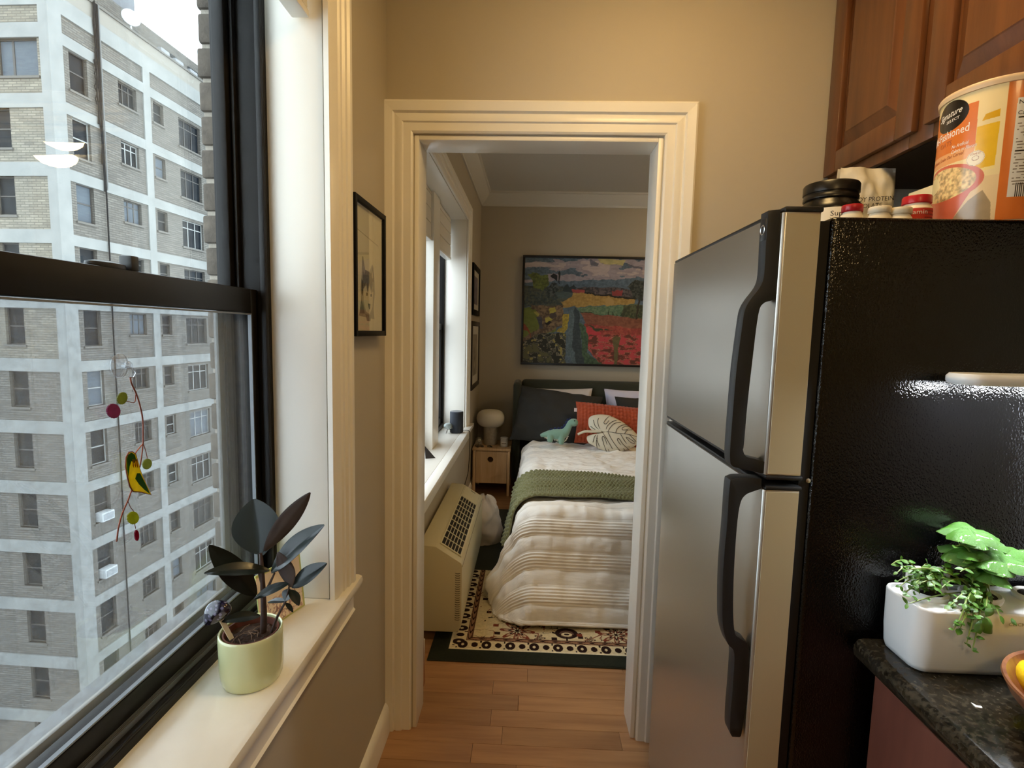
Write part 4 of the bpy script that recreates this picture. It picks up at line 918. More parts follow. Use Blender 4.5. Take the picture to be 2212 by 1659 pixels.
# leaning card
card = thing('leaning_card', 'cream art card with a lime edge leaning in the sill corner', 'card', A(615, 1337, Z=ZS))
c0, c1 = A(659, 1307, Z=ZS+.0005), A(578, 1362, Z=ZS+.0005); dirx = (c0-c1).normalized(); nrm = Vector((dirx.y, -dirx.x, 0))
if nrm.y > 0: nrm = -nrm
upv = (Vector((0, 0, 1))-nrm*.10+dirx*-.06).normalized()
Wc = (c0-c1).length*1.15; Hc = .132; m_ = basis(c0-dirx*Wc, dirx, upv)
lime = M('lime_card_edge', S(204, 208, 128), .6)
def cardbox(x0, x1, y0, y1, z0, z1, mat, name, bev=.0006): 
    b = MB(); b.box(x0, x1, y0, y1, z0, z1); b.v = [tuple(m_ @ Vector(v)) for v in b.v]; return b.build(name, mat, card, bevel=bev)
sgn = 1 if (m_.to_3x3() @ Vector((0, 0, 1))).dot(nrm) > 0 else -1
cardbox(0, Wc, 0, Hc, min(0, -sgn*.003), max(0, -sgn*.003), lime, 'backing')
n1, n2 = 90, 80; xs = np.linspace(0, Wc-.006, n1); ys = np.linspace(.004, Hc-.006, n2); XX, YY = np.meshgrid(xs, ys)
PCc = np.zeros(XX.shape+(3,)); PCc[:] = lin((246, 230, 212)); nz_ = fnoise(XX, YY, 90, 8, 3); msk = (YY < .07-.35*np.abs(XX-Wc*.45)) & (np.abs(nz_-.5) < .05); PCc[msk] = lin((200, 164, 156)); msk2 = (YY < .06) & (np.abs(fnoise(XX+3, YY, 70, 4, 2)-.5) < .035) & (np.abs(XX-Wc*.45) < .05); PCc[msk2] = lin((150, 116, 112))
G = np.array([[tuple(m_ @ Vector((x, y, sgn*.0006))) for x in xs] for y in ys]); w_ = MB(); w_.grid(G, flip=sgn < 0); w_.col = PCc.reshape(-1, 3); w_.build('card_print', VC('card_print', .6, .3), card)

# ------------------------------------------------------------------ suncatcher on the lower pane
XS = -.6505
sn = thing('suncatcher', 'glass parakeet suncatcher on copper wire hung from a clear suction cup', 'suncatcher', (XS, .82, 1.39))
cupm = M('clear_vinyl', S(235, 240, 245), .08, trans=.9, spec=.5)
sc0 = A(262, 790, X=-.655)
MB().lathe([(.0185, 0), (.0195, .0012), (.0170, .003), (.011, .0055), (.006, .0075), (.0055, .011), (.0075, .013), (.0075, .016), (.004, .0175)], 32, mtx=Matrix.Translation(sc0-Vector((.003, 0, 0))) @ Matrix.Rotation(PI/2, 4, 'Y')).build('suction_cup', glassmat('clear_cup', tint=(.88, .91, .94, 1), f0=.12, haze=.12, hazecol=(.8, .84, .9, 1)), sn)
def X_(px, py, dx=0): return A(px, py, X=XS+dx)
cop = M('copper_wire', S(128, 74, 58), .35, .7)
hk = [X_(272, 793, .012), X_(286, 796, .014), X_(291, 806, .012), X_(286, 815, .008), X_(279, 813, .006)]
MB().tube(hk, .0018, 8).build('hook', cupm, sn)
def sm_(l, n=6):
    pts = [Vector(p) for p in l]; o = []
    for i in range(len(pts)-1):
        p0, p1, p2, p3 = pts[max(i-1, 0)], pts[i], pts[i+1], pts[min(i+2, len(pts)-1)]
        for k in range(n):
            t = k/n; o.append(.5*((2*p1)+(p2-p0)*t+(2*p0-5*p1+4*p2-p3)*t*t+(3*p1-p0-3*p2+p3)*t**3))
    return o+[pts[-1]]
for nm, l, r in (('stem_wire', [(281, 812), (284, 828), (294, 850), (302, 875), (308, 905), (309, 935), (309, 958)], .0014), ('stem_wire', [(309, 958), (306, 985), (302, 1010)], .001), ('stem_wire', [(309, 958), (295, 975), (290, 985)], .001), ('stem_wire', [(309, 958), (315, 975), (318, 990)], .0007),
                 ('stem_wire', [(284, 1060), (276, 1082), (264, 1110), (256, 1140), (252, 1170)], .0012), ('stem_wire', [(277, 1084), (282, 1096), (288, 1103)], .0006), ('stem_wire', [(288, 1103), (290, 1125), (293, 1142)], .0006), ('stem_wire', [(293, 852), (292, 866), (288, 870), (275, 867), (262, 867)], .0007)):
    MB().tube(sm_([X_(*p) for p in l]), r, 7).build(nm, cop, sn)
def sglass(name, col): return translucent(name, col, tuple(v*.6 for v in col[:3])+(1,))
def plate(name, l, mat, th=.003, dx=0, parent=sn):
    p = [X_(*a, dx) for a in l]; n = len(p)
    return MB().add([Vector(a)+Vector((-th/2, 0, 0)) for a in p]+[Vector(a)+Vector((th/2, 0, 0)) for a in p], [tuple(range(n))[::-1], tuple(range(n, 2*n))]+[(i, (i+1) % n, n+(i+1) % n, n+i) for i in range(n)]).build(name, mat, parent, bevel=.0004, seg=1)
bird = plate('bird', [(278, 978), (285, 977), (292, 982), (296, 996), (300, 1012), (306, 1028), (314, 1045), (325, 1068), (316, 1066), (305, 1062), (288, 1061), (281, 1050), (276, 1030), (272, 1008), (273, 988)], sglass('yellow_glass', S(232, 208, 40)), .0034)
plate('head', [(277, 982), (284, 977.5), (291, 982), (295, 995), (290, 1000), (284, 996), (280, 1008), (278, 1030), (275, 1014), (274, 992)], sglass('green_glass', S(48, 112, 28)), .0008, .0020, bird)
plate('wing', [(296, 1022), (303, 1022), (310, 1036), (318, 1052), (324.5, 1067.5), (312, 1058), (300, 1046), (292, 1034)], sglass('deep_green_glass', S(36, 104, 30)), .0008, .0020, bird)
for dx_ in (0, 4, 8): plate('throat_streak', [(286+dx_, 992), (288+dx_*1.05, 992), (290+dx_*1.1, 1012), (287+dx_, 1006)], sglass('orange_glass', S(170, 92, 20)), .0006, .0024, bird)
olp = [X_(*p) for p in [(278, 977), (286, 976), (293, 982), (297, 996), (301, 1012), (307, 1028), (315, 1045), (326, 1069), (305, 1063), (287, 1062), (280, 1050), (275, 1030), (271, 1008), (272, 988), (278, 977)]]
MB().tube(olp, .0011, 6).build('copper_rim', cop, bird)
def leafplate(name, c, r, col, rot=0, sq=1): 
    l = []
    for i in range(44):
        a = 2*PI*i/44; rr = r*(1+.045*(-1)**i)*(1+.12*math.cos(a)); x = rr*math.cos(a)*1.05; y = rr*math.sin(a)*sq
        l.append((c[0]+x*math.cos(rot)-y*math.sin(rot), c[1]+x*math.sin(rot)+y*math.cos(rot)))
    return plate(name, l, sglass('glass_%s' % name+str(int(r*10)), col), .0026)
leafplate('glass_leaf_pale', (263, 862), 13, S(150, 158, 82), -1.2, .8); leafplate('glass_leaf_rose', (244, 886), 15, S(158, 74, 116), 1.2, .95); leafplate('glass_leaf_pale', (318, 1001), 11, S(158, 168, 92), 1.9, .85)
leafplate('glass_leaf_lime', (287, 1117), 13, S(176, 180, 60), 1.57, .95); leafplate('glass_bud', (295, 1155), 11, S(150, 22, 60), 1.5, .4)

# ------------------------------------------------------------------ ceiling lamps
def lamp(name, label, c, r, strength, col):
    t = thing(name, label, 'ceiling lamp', c)
    MB().lathe([(r*.55, -.03), (r*.6, -.028), (r*.6, -.001), (r*.5, 0)], 40, c).build('canopy', M('brushed_nickel', S(170, 160, 145), .3, .9), t)
    MB().lathe([(.004, -.115), (.008, -.113), (r*.35, -.108), (r*.68, -.092), (r*.9, -.066), (r, -.036), (r*.98, -.030)], 48, c).build('glass_bowl', M(name+'_glow', S(250, 240, 220), .4, emit=(col, strength)), t)
    MB().lathe([(.001, -.135), (.008, -.130), (.010, -.122), (.006, -.115)], 16, c).build('finial', M('brushed_nickel', S(170, 160, 145), .3, .9), t)
    return t
lamp('ceiling_lamp', 'warm glass bowl lamp on the rear part of the kitchen ceiling', (.35, -1.0, ZCK-.001), .19, KITCHEN_LAMP*1.25, (1.0, .67, .28, 1))
lamp('ceiling_lamp', 'warm glass bowl lamp on the kitchen ceiling near the bedroom doorway', (.40, .96, ZCK-.001), .19, KITCHEN_LAMP, (1.0, .67, .28, 1))
lamp('ceiling_lamp_bedroom', 'warm glowing glass bowl lamp on the bedroom ceiling', (2.02, 3.80, ZCB-.001), .128, BEDROOM_LAMP, (1.0, .70, .34, 1))
# ================================================================== BEDROOM
# ------------------------------------------------------------------ rug
RX0, RX1, RY0_, RY1_ = -.415, 1.75, 2.134, 4.1; RT = .008
rg = thing('patterned_rug', 'cream floral rug with dark green border on the bedroom floor', 'rug', ((RX0+RX1)/2, 3.1, 0))
def rugcol(X, Y):
    U = X-RX0; V = Y-RY0_; d = np.minimum(np.minimum(U, RX1-X), np.minimum(V, RY1_-Y))
    al = np.where(V < np.minimum(U, RX1-X), U, V)         # along the border
    C = np.zeros(X.shape+(3,)); C[:] = lin((214, 198, 160))
    dk = lin((44, 28, 26)); rd = lin((128, 64, 48)); cr = lin((222, 206, 168)); gr = lin((44, 48, 40))
    def flower(cx, cy, r, pet, col, col2, ph=0):
        a = np.arctan2(Y-cy, X-cx); q = np.hypot(X-cx, Y-cy)/r
        edge = .62+.38*np.cos(pet*a+ph); o = np.abs(q-edge) < .15; C[(q < edge) & (q > .3)] = cr*.55+rd*.45; C[o & (q < 1.1)] = col
        o2 = np.abs(q-.5*edge) < .09; C[o2] = col2; C[q < .12] = col2
    def pal(cx, cy, r):
        u = (X-cx)/r; v = (Y-cy)/r
        k = (u*u*.8+(v*1.1)**2 < .55); C[k] = dk; k = (u*u*1.6+(v*1.5+.1)**2 < .42); C[k] = lin((110, 84, 72)); k = (u*u*2+(v*2.2+.3)**2 < .3); C[k] = cr; k = (u*u*8+(v*5+.6)**2 < .3); C[k] = dk
        k = (np.abs(v+.45-.5*np.abs(u)) < .1) & (np.abs(u) < 1.05) & (np.abs(u) > .4); C[k] = dk; k = (np.abs(u) < .07) & (v < -.4) & (v > -1.0); C[k] = dk
    step = .235; n = int((RX1-RX0)/step)+2
    for row, yv in enumerate((RY0_+.238, RY0_+.53, RY0_+.83)):
        for i in range(-1, n):
            cx = .205+i*step*1.0
            if (i+row) % 2 == 0: pal(cx, yv, .066) if row == 0 else flower(cx, yv, .075, 6, dk, rd)
            else: flower(cx, yv+.005, .078, 8, rd, dk, .6)
            flower(cx+step*.45, yv-.045, .026, 5, dk, dk, .3)
    for i in range(150):
        rr = random.Random(i*7+1); cx = RX0+.2+rr.random()*1.9; cy = RY0_+.16+rr.random()*.95; u = (X-cx)/.013; v = (Y-cy)/.011
        C[(np.maximum(np.abs(u), np.abs(v)) < 1)] = dk if rr.random() < .65 else rd
    # curling leaves next to the flowers
    w = fnoise(X, Y, 20, 12, 2); C[(np.abs(w-.5) < .018) & (fnoise(X, Y, 9, 3, 1) > .5)] = rd; w = fnoise(X, Y, 26, 15, 2); C[(np.abs(w-.5) < .02) & (fnoise(X, Y, 8, 33, 1) > .56)] = dk
    # inner guard border
    k = (d > .330) & (d < .372); C[k] = lin((170, 140, 108)); C[(np.abs(d-.332) < .004) | (np.abs(d-.370) < .004)] = dk; C[k & (np.sin(al*150)*np.sin((d-.35)*160) > .35)] = dk
    # borders
    k = (d > .150) & (d < .176); C[k] = lin((150, 112, 86)); C[k & (np.sin(al*110+3*np.sin(d*200)) > .45)] = dk; C[(np.abs(d-.150) < .0035) | (np.abs(d-.176) < .003)] = lin((92, 60, 48))
    k = (d > .088) & (d < .150); C[k] = cr
    s = (al*9.2) % 1; t_ = (d-.119)/.031
    m = ((np.abs(s-.28)/.21)**2+(t_/.95)**2 < 1) | ((np.abs(s-.78)/.14)**2+(t_/.6)**2 < 1) | ((np.abs(s-.02) < .05) & (np.abs(t_) > .55)); C[k & m] = dk
    m = ((np.abs(s-.28)/.06)**2+(t_/.3)**2 < 1); C[k & m] = cr
    C[(np.abs(d-.086) < .006)] = lin((232, 220, 190)); C[d < .080] = gr
    return C*(.86+.28*fnoise(X, Y, 140, 4, 2))[..., None]
for nm, (x0, x1, y0, y1, st) in dict(pile=(RX0, .70, RY0_, 3.0, .0022)).items():
    xs = np.arange(x0, x1+st*.5, st); ys = np.arange(y0, y1+st*.5, st); XX, YY = np.meshgrid(xs, ys)
    w_ = MB(); w_.grid(np.stack([XX, YY, np.full(XX.shape, RT)+.001*np.sin(XX*5)*np.sin(YY*4)], -1)); w_.col = rugcol(XX, YY).reshape(-1, 3)
    o = w_.build(nm, VC('rug_print', .95, .1, bump=(500, .3)), rg)
MB().box(RX0-.002, RX1, RY0_-.003, RY1_, 0.0005, RT-.0012).build('backing', M('rug_green_binding', S(44, 48, 40), .95), rg, bevel=.003)

# ------------------------------------------------------------------ bed
XLb, XRb, YFb, ZTb = .005, 1.36, 2.71, .485
dkgreen = M('dark_green_velvet', S(52, 54, 38), .85, sheen=.2, var=(6, S(44, 46, 33)), bump=(60, .1))
bed = thing('bed', 'bed with a dark green upholstered winged headboard and grey sheet', 'bed', ((XLb+XRb)/2, 3.8, 0))
MB().box(XLb-.03, XRb+.03, YFb-.03, 4.72, .10, .26).build('base', dkgreen, bed, bevel=.03, seg=3)
MB().box(XLb, XRb, YFb, 4.70, .262, ZTb-.03).build('mattress', M('grey_white_sheet', S(206, 204, 204), .8, bump=(30, .2)), bed, bevel=.05, seg=4)
for x in (.06, 1.3):
    for y in (2.85, 4.6): MB().lathe([(.03, RT+.0012), (.03, .10)], 16, (x, y, 0)).build('leg', softblack, bed)
HBZ = 1.0; hx0 = A(1122, 830, Y=4.80).x
# headboard: padded panel plus wings
def pad(name, x0, x1, y0, y1, z0, z1, r):
    return MB().box(x0, x1, y0, y1, z0, z1).build(name, dkgreen, bed, bevel=r, seg=5, angle=60)
pad('headboard', hx0+.02, XRb+.06, 4.84, 4.93, .14, HBZ-.005, .04)
pad('headboard_wing', hx0-.050, hx0+.02, 4.60, 4.92, .10, HBZ-.01, .036); pad('headboard_wing', XRb+.06, XRb+.15, 4.60, 4.92, .10, HBZ-.01, .036)

def drape(FX_, FY_, lift=0, bulge=True):
    """flat cloth coordinates (metres over the bed top) to the draped surface and its normal"""
    FX_ = np.asarray(FX_, float); FY_ = np.asarray(FY_, float)
    cx = np.clip(FX_, XLb+.06, XRb-.06); cy = np.maximum(FY_, YFb+.06)
    ox = FX_-cx; oy = FY_-cy; t = np.hypot(ox, oy)+1e-9; nx = ox/t; ny = oy/t
    R = .11; qa = R*PI/2; foot = np.clip(-ny, 0, 1); side = np.abs(nx)
    fl = .60*foot+.20*side; ang = np.arctan(fl)
    a = np.minimum(t/R, PI/2-ang); r = R*np.sin(a); dz = R*(1-np.cos(a)); t2 = np.maximum(t-R*(PI/2-ang), 0)
    r = r+t2*np.sin(ang); dz = dz+t2*np.cos(ang)
    inside = (ox == 0) & (oy == 0)
    z = ZTb+.015-dz; low = .016
    over = np.maximum(low-z, 0); z = np.maximum(z, low); r = r-over*(np.tan(ang)+.8); z = z+.02*np.clip(over/.12, 0, 1)
    X = cx+nx*r; Y = cy+ny*r
    N = np.stack([nx*np.sin(a), ny*np.sin(a), np.cos(a)], -1)
    P = np.stack([X, Y, z], -1)+N*lift
    return P, N, over
cmat = M('ribbed_cream_comforter', S(240, 235, 226), .85, sheen=.2, bump=None)
# fine corduroy on the cloth's own coordinates
N_ = cmat.node_tree.nodes; L_ = cmat.node_tree.links; uvn = N_.new('ShaderNodeUVMap'); uvn.uv_map = 'flat'; wv = N_.new('ShaderNodeTexWave'); wv.bands_direction = 'Y'; wv.inputs['Scale'].default_value = 55; wv.inputs['Distortion'].default_value = .6
L_.new(uvn.outputs[0], wv.inputs['Vector']); bmp = N_.new('ShaderNodeBump'); bmp.inputs['Strength'].default_value = .22; bmp.inputs['Distance'].default_value = .002; L_.new(wv.outputs['Fac'], bmp.inputs['Height']); L_.new(bmp.outputs[0], N_['Principled BSDF'].inputs['Normal'])
fx = np.arange(XLb-.42, XRb+.30, .011); fy = np.arange(YFb-.60, 4.42, .0036); GX, GY = np.meshgrid(fx, fy)
P, Nn, over = drape(GX, GY)
band = .165; ph = ((GY-YFb+.30) % band)/band; ridged = ph < .56
puff = np.sqrt(np.clip(np.sin(PI*np.clip(ph/.56, 0, 1)), 0, 1))*ridged+np.sqrt(np.clip(np.sin(PI*np.clip((ph-.56)/.44, 0, 1)), 0, 1))*(~ridged)
rib = np.where(ridged, np.cos(2*PI*ph/.56*6), 0)
foot = np.clip((YFb+.55-GY)/.5, .25, 1)
pk = fnoise(GX*1.0, GY*.35, 14, 5, 3)-.5; pk2 = fnoise(GX, GY, 7, 9, 3)-.5; wr = fnoise(GX*.8+GY*.5, GY*1.2-GX*.4, 17, 22, 3)-.5
hump = np.exp(-((GX-.5)/.9)**2)*.0
disp = puff*.012*foot+rib*.0042*(.35+.65*foot)+pk*.030*foot*(~ridged)+pk*.012*ridged+pk2*.030+wr*.034*(1-foot*.7)
# big soft rolls of the hanging foot
drop = np.clip((YFb+.06-GY), 0, 1)
disp += .030*np.exp(-((P[..., 2]-.11)/.07)**2)*np.clip(drop/.2, 0, 1)*(1+.5*np.sin(GX*9))+.022*np.sin(drop*PI/.5*1.6+.3)*(drop > 0)*np.clip(drop/.15, 0, 1)+.018*np.sin(GX*7+1.3)*np.clip(drop/.3, 0, 1)
P = P+Nn*disp[..., None]; P[..., 2] = np.maximum(P[..., 2], RT+.005)
# keep the side clear of the heater
P[..., 0] = np.maximum(P[..., 0], -.268)
cf = MB(); cf.grid(P); cf.uv = np.stack([GX, GY], -1).reshape(-1, 2)
o = cf.build('comforter', cmat, loc=(.6, 2.6, .01), angle=180); tag(o, 'cream comforter with ribbed bands covering the bed to the floor', 'comforter')
so_ = o.modifiers.new('thick', 'SOLIDIFY'); so_.thickness = .006; so_.offset = -1

# green knitted throw
kn = M('sage_knit_wool', S(126, 126, 84), .95, sheen=.3, var=(90, S(102, 102, 66)))
tu = np.arange(0, 1.72, .0052); tv = np.arange(0, .485, .0048); TU, TV = np.meshgrid(tu, tv)
ox_ = XLb-.255+TU; fold_ = .05*np.exp(-((TU-.45)/.30)**2); oy_ = 2.79+.03*np.sin(TU*2.4)+TV*(1.0-.10*np.clip((TU-.6)/1, 0, 1))-.05*np.clip((.34-TU)/.34, 0, 1)**1.5
P, Nn, over = drape(ox_, oy_, .032)
pitch = .022; kx = TU/pitch; ky = TV/pitch*1.15
knit = np.abs(np.sin(PI*(kx+.5*(np.floor(ky) % 2))))**.7*np.abs(np.sin(PI*ky))**.7
fl2 = fnoise(TU*.5, TV*3, 6, 31, 2)-.5
disp = knit*.015+fl2*.03+.010*np.sin(TV*26+1.5*np.sin(TU*4))
P = P+Nn*disp[..., None]; th_ = MB(); th_.grid(P); o = th_.build('knit_throw', kn, loc=(.5, 3.1, .5), angle=180); tag(o, 'chunky sage green knitted throw spread across the bed', 'throw blanket')
so_ = o.modifiers.new('thick', 'SOLIDIFY'); so_.thickness = .010; so_.offset = -1

# ------------------------------------------------------------------ pillows and cushions
def cushion(w, h, t, n=44, disp=None, pinch=.07, both=True):
    b = MB(); gr = []
    for sgn in (1, -1):
        g = np.zeros((n, n, 3))
        for i in range(n):
            for k in range(n):
                u = 2*k/(n-1)-1; v = 2*i/(n-1)-1
                th = t*((1-abs(u)**2.6)*(1-abs(v)**2.6))**.55
                pu = u*(1-pinch*(1-abs(v)**2)*abs(u)**6); pv = v*(1-pinch*(1-abs(u)**2)*abs(v)**6)
                d = disp(u, v) if (disp and sgn > 0) else 0
                g[i, k] = (pu*w/2, pv*h/2, sgn*(th/2)+d*(1 if th > t*.12 else 0))
        b.grid(g, flip=sgn < 0)
    return b
def place(o_name, b, mat, label, cat, c, xdir, ydir, group=None, ang=180):
    m = basis(c, xdir, ydir); b.v = [tuple(m @ Vector(v)) for v in b.v]
    zz = min(v[2] for v in b.v); o = b.build(o_name, mat, loc=(c[0], c[1], zz), angle=ang); return tag(o, label, cat, group)
ZP = ZTb+.022
charc = M('charcoal_cotton', S(52, 51, 47), .85, var=(8, S(44, 43, 40)), bump=(14, .35)); whitec = M('white_cotton', S(226, 222, 224), .8, bump=(14, .3)); lilac = M('pale_lilac_cotton', S(214, 212, 232), .8, bump=(14, .3))
random.seed(5)
def wrk(sd, a): return lambda u, v: a*mnoise.noise((u*2.2+sd, v*2.2, sd))+a*.5*mnoise.noise((u*5, v*4+sd, 2.))
wp = [A(1262, 880, Y=4.72), A(1400, 880, Y=4.72)]
place('pillow', cushion(.70, .46, .16, disp=wrk(1, .02)), whitec, 'white pillow standing behind the charcoal pillow next to the lamp side', 'pillow', (.225, 4.735, ZP+.205), (1, 0, .0), (0, .32, 1), 'bed pillows')
place('pillow', cushion(.70, .46, .16, disp=wrk(2, .02)), lilac, 'pale lilac pillow standing behind the other charcoal pillow', 'pillow', (1.03, 4.735, ZP+.205), (1, 0, 0), (0, .32, 1), 'bed pillows')
place('pillow', cushion(.76, .52, .20, disp=wrk(3, .028)), charc, 'large charcoal pillow leaning against the headboard behind the dinosaur', 'pillow', (.245, 4.545, ZP+.185), (1, -.03, -.12), (0, .55, 1), 'bed pillows')
place('pillow', cushion(.72, .48, .19, disp=wrk(4, .026)), charc, 'charcoal pillow in front of the pale lilac pillow', 'pillow', (1.12, 4.555, ZP+.165), (1, .02, 0), (0, .6, 1), 'bed pillows')
rust = M('rust_corduroy', S(186, 78, 34), .8, sheen=.3, var=(40, S(158, 60, 26)))
def cord(u, v): return .012*abs(math.sin(PI*u*14))**.8*(.35+.65*abs(math.sin(PI*v*5.5+(.5 if int((u+1)*14) % 2 else 0)))**.6)
cu_ = thing('lumbar_cushion', 'rust orange corduroy lumbar cushion leaning behind the leaf cushion', 'cushion', (.72, 4.36, ZP))
cc = A(1315, 928, Y=4.36); b = cushion(.84, .36, .16, n=130, disp=cord, pinch=.04); m = basis((.80, 4.355, ZP+.155), (1, .06, -.085), (0, .5, 1)); b.v = [tuple(m @ Vector(v)) for v in b.v]; b.build('cover', rust, cu_, angle=180)
tg = m @ Vector((-.42, .10, .01)); MB().box(tg.x-.012, tg.x+.012, tg.y-.006, tg.y-.003, tg.z-.014, tg.z+.016).build('care_tag', M('tag_white', S(236, 214, 210), .6), cu_)

# leaf cushion
lc = thing('leaf_cushion', 'cream monstera-leaf cushion with stitched dark veins on the bed', 'cushion', (.62, 4.17, ZP))
lo0 = A(1268, 936, Y=4.20)
outl = [(1299, 932), (1286, 934), (1274, 925), (1272, 912), (1276, 903), (1288, 899), (1302, 898), (1318, 900), (1335, 907), (1352, 917), (1368, 930), (1380, 944), (1379, 953), (1368, 962), (1352, 968), (1335, 972), (1312, 972), (1294, 967), (1282, 961), (1270, 954), (1267, 944), (1273, 940), (1286, 938)]
YL = 4.165; cenp = (1326, 938)
pl = [A(*p, Y=YL) for p in outl]; cl = A(*cenp, Y=YL)
tilt = lambda p: Vector((p.x, p.y+.45*(p.z-cl.z), p.z))
def lsurf(P3, r):    # r 0 centre .. 1 rim
    return .052*math.sqrt(max(0, 1-r**2.4))
b = MB(); nr = 10; np_ = len(pl)*3
def closed(l, k=3):
    n = len(l); o = []
    for i in range(n):
        p0, p1, p2, p3 = l[i-1], l[i], l[(i+1) % n], l[(i+2) % n]
        for j in range(k):
            t = j/k; o.append(.5*((2*p1)+(p2-p0)*t+(2*p0-5*p1+4*p2-p3)*t*t+(3*p1-p0-3*p2+p3)*t**3))
    return o
rim = closed([Vector(p) for p in pl]); npn = len(rim); nl = Vector((0, -1, .45)).normalized()
for sgn in (1, -1):
    v = []
    for i in range(nr+1):
        r = i/nr
        for p in rim: v.append(tilt(cl.lerp(p, r))+nl*(sgn*lsurf(p, r)))
    f = [(i*npn+j, i*npn+(j+1) % npn, (i+1)*npn+(j+1) % npn, (i+1)*npn+j) for i in range(nr) for j in range(npn)]
    if sgn < 0: f = [q[::-1] for q in f]
    b.add(v, f)
b.build('body', M('cream_canvas', S(222, 212, 188), .85, bump=(60, .2)), lc, angle=180)
def lpt(px, py):
    p = A(px, py, Y=YL); d = Vector((p.x-cl.x, 0, p.z-cl.z)); L = d.length; best = 1.
    if L > 1e-6:
        a = math.atan2(d.z, d.x); rr = []
        for w in rim:
            e = Vector((w.x-cl.x, 0, w.z-cl.z)); da = (math.atan2(e.z, e.x)-a+PI) % (2*PI)-PI; rr.append((abs(da), e.length))
        best = min(rr)[1]
    r = min(.985, L/best); return tilt(p)+nl*(lsurf(p, r)+.003)
dkv = M('stitched_vein', S(54, 48, 42), .8)
z3 = lambda x, y: (1150+x/8.848, 830+y/8.85)
veins = [[(1315, 925), (1450, 940), (1600, 965), (1830, 985), (2025, 1025)], [(1315, 925), (1260, 840), (1245, 750), (1270, 690)], [(1315, 925), (1200, 840), (1165, 720)], [(1290, 900), (1180, 880), (1110, 825)], [(1385, 930), (1420, 840), (1520, 760), (1610, 730)], [(1430, 935), (1470, 870), (1560, 790), (1690, 765)], [(1570, 960), (1610, 880), (1720, 815), (1860, 800)], [(1740, 970), (1800, 910), (1900, 890)], [(1530, 640), (1440, 760), (1390, 800), (1360, 780), (1400, 720), (1480, 650)], [(1890, 850), (1780, 900), (1710, 905), (1705, 870), (1800, 830), (1880, 835)],
         [(1320, 930), (1380, 1040), (1450, 1150), (1500, 1225)], [(1430, 950), (1480, 1060), (1560, 1170), (1650, 1250)], [(1665, 985), (1720, 1080), (1830, 1190)], [(1835, 990), (1900, 1050), (1960, 1100)], [(1390, 1260), (1330, 1120), (1310, 1040), (1340, 1020), (1380, 1100), (1440, 1260)], [(1740, 1240), (1620, 1120), (1595, 1070), (1630, 1060), (1700, 1150), (1820, 1230)], [(1930, 1110), (1840, 1060), (1770, 1030), (1780, 1060), (1860, 1120), (1930, 1130)], [(1230, 960), (1170, 1020), (1140, 1110)], [(1260, 960), (1210, 1050), (1260, 1180)], [(1220, 1040), (1200, 1120), (1220, 1200)]]
for vn in veins: MB().tube(sm_([lpt(*z3(*p)) for p in vn], 5), .0021, 5).build('vein', dkv, lc)
MB().tube(sm_([lpt(*z3(1300, 925))+nl*.006, A(*z3(1160, 905), Y=YL-.03), A(*z3(1000, 905), Y=YL-.035), A(*z3(870, 960), Y=YL-.03)], 6), [.010]*18+[.009], 10).build('stalk', M('cream_canvas', S(222, 212, 188), .85), lc, angle=80)

# dinosaur plush
dn = thing('dinosaur_plush', 'mint green knitted long-necked dinosaur toy standing on the bed', 'plush toy', (.20, 4.20, ZP))
YN = 4.19
def dp(x, y, dy=0): return A(*z3(x, y), Y=YN+dy)
sc_ = 4.19/1131*(1/8.85)
b = MB()
spine = [(150, 985, 28), (210, 968, 45), (300, 960, 75), (390, 955, 100), (470, 960, 112), (550, 955, 108), (620, 920, 92), (665, 860, 72), (700, 790, 62), (735, 735, 66), (775, 730, 76), (820, 735, 76), (850, 740, 60), (872, 742, 30)]
b.tube(sm_([dp(x, y) for x, y, r in spine], 4), [r*sc_ for r in np.interp(np.linspace(0, 13, 53), range(14), [s[2] for s in spine])], 18)
for x, y, yb, dy in ((345, 1020, 1110, -.035), (330, 1010, 1095, .04), (560, 1030, 1150, -.035), (520, 1020, 1120, .045)):
    b.tube([dp(x, y-40, dy*.7), dp(x, y+20, dy), dp(x-5, yb-20, dy), dp(x-5, yb, dy)], [62*sc_, 58*sc_, 54*sc_, 44*sc_], 14)
o = b.build('body', M('mint_knit', S(128, 164, 144), .95, sheen=.5, bump=(260, .5)), dn, angle=180)
rm = o.modifiers.new('weld', 'REMESH'); rm.mode = 'VOXEL'; rm.voxel_size = .0055; rm.use_smooth_shade = True
sm2 = o.modifiers.new('soft', 'SMOOTH'); sm2.factor = .6; sm2.iterations = 5
crest = [(740, 668), (700, 660), (668, 700), (640, 760), (600, 815), (540, 850), (470, 845), (400, 862), (320, 888)]
navy = M('navy_felt', S(32, 44, 84), .95)
for i in range(len(crest)-1):
    a, c = dp(*crest[i]), dp(*crest[i+1]); m3 = (a+c)/2; d = (c-a); nn_ = Vector((-d.z, 0, d.x)).normalized()
    if nn_.x > 0 and nn_.z < 0: nn_ = -nn_
    if nn_.z < 0: nn_ = -nn_
    w = d.length*.62
    MB().prism([(-w, -.012), (w, -.012), (w*.4, .012), (-w*.4, .012)], lambda u, v, m3=m3, d=d, nn_=nn_: m3+d.normalized()*u+nn_*v+Vector((0, -.006, 0)), lambda u, v, m3=m3, d=d, nn_=nn_: m3+d.normalized()*u+nn_*v+Vector((0, .006, 0))).build('back_spike', navy, dn, bevel=.003)
MB().ball(dp(806, 700, -.031), .0052, 12, 8).build('eye', M('button_black', S(12, 12, 12), .2), dn)
stp = M('cream_stitch', S(224, 220, 200), .9)
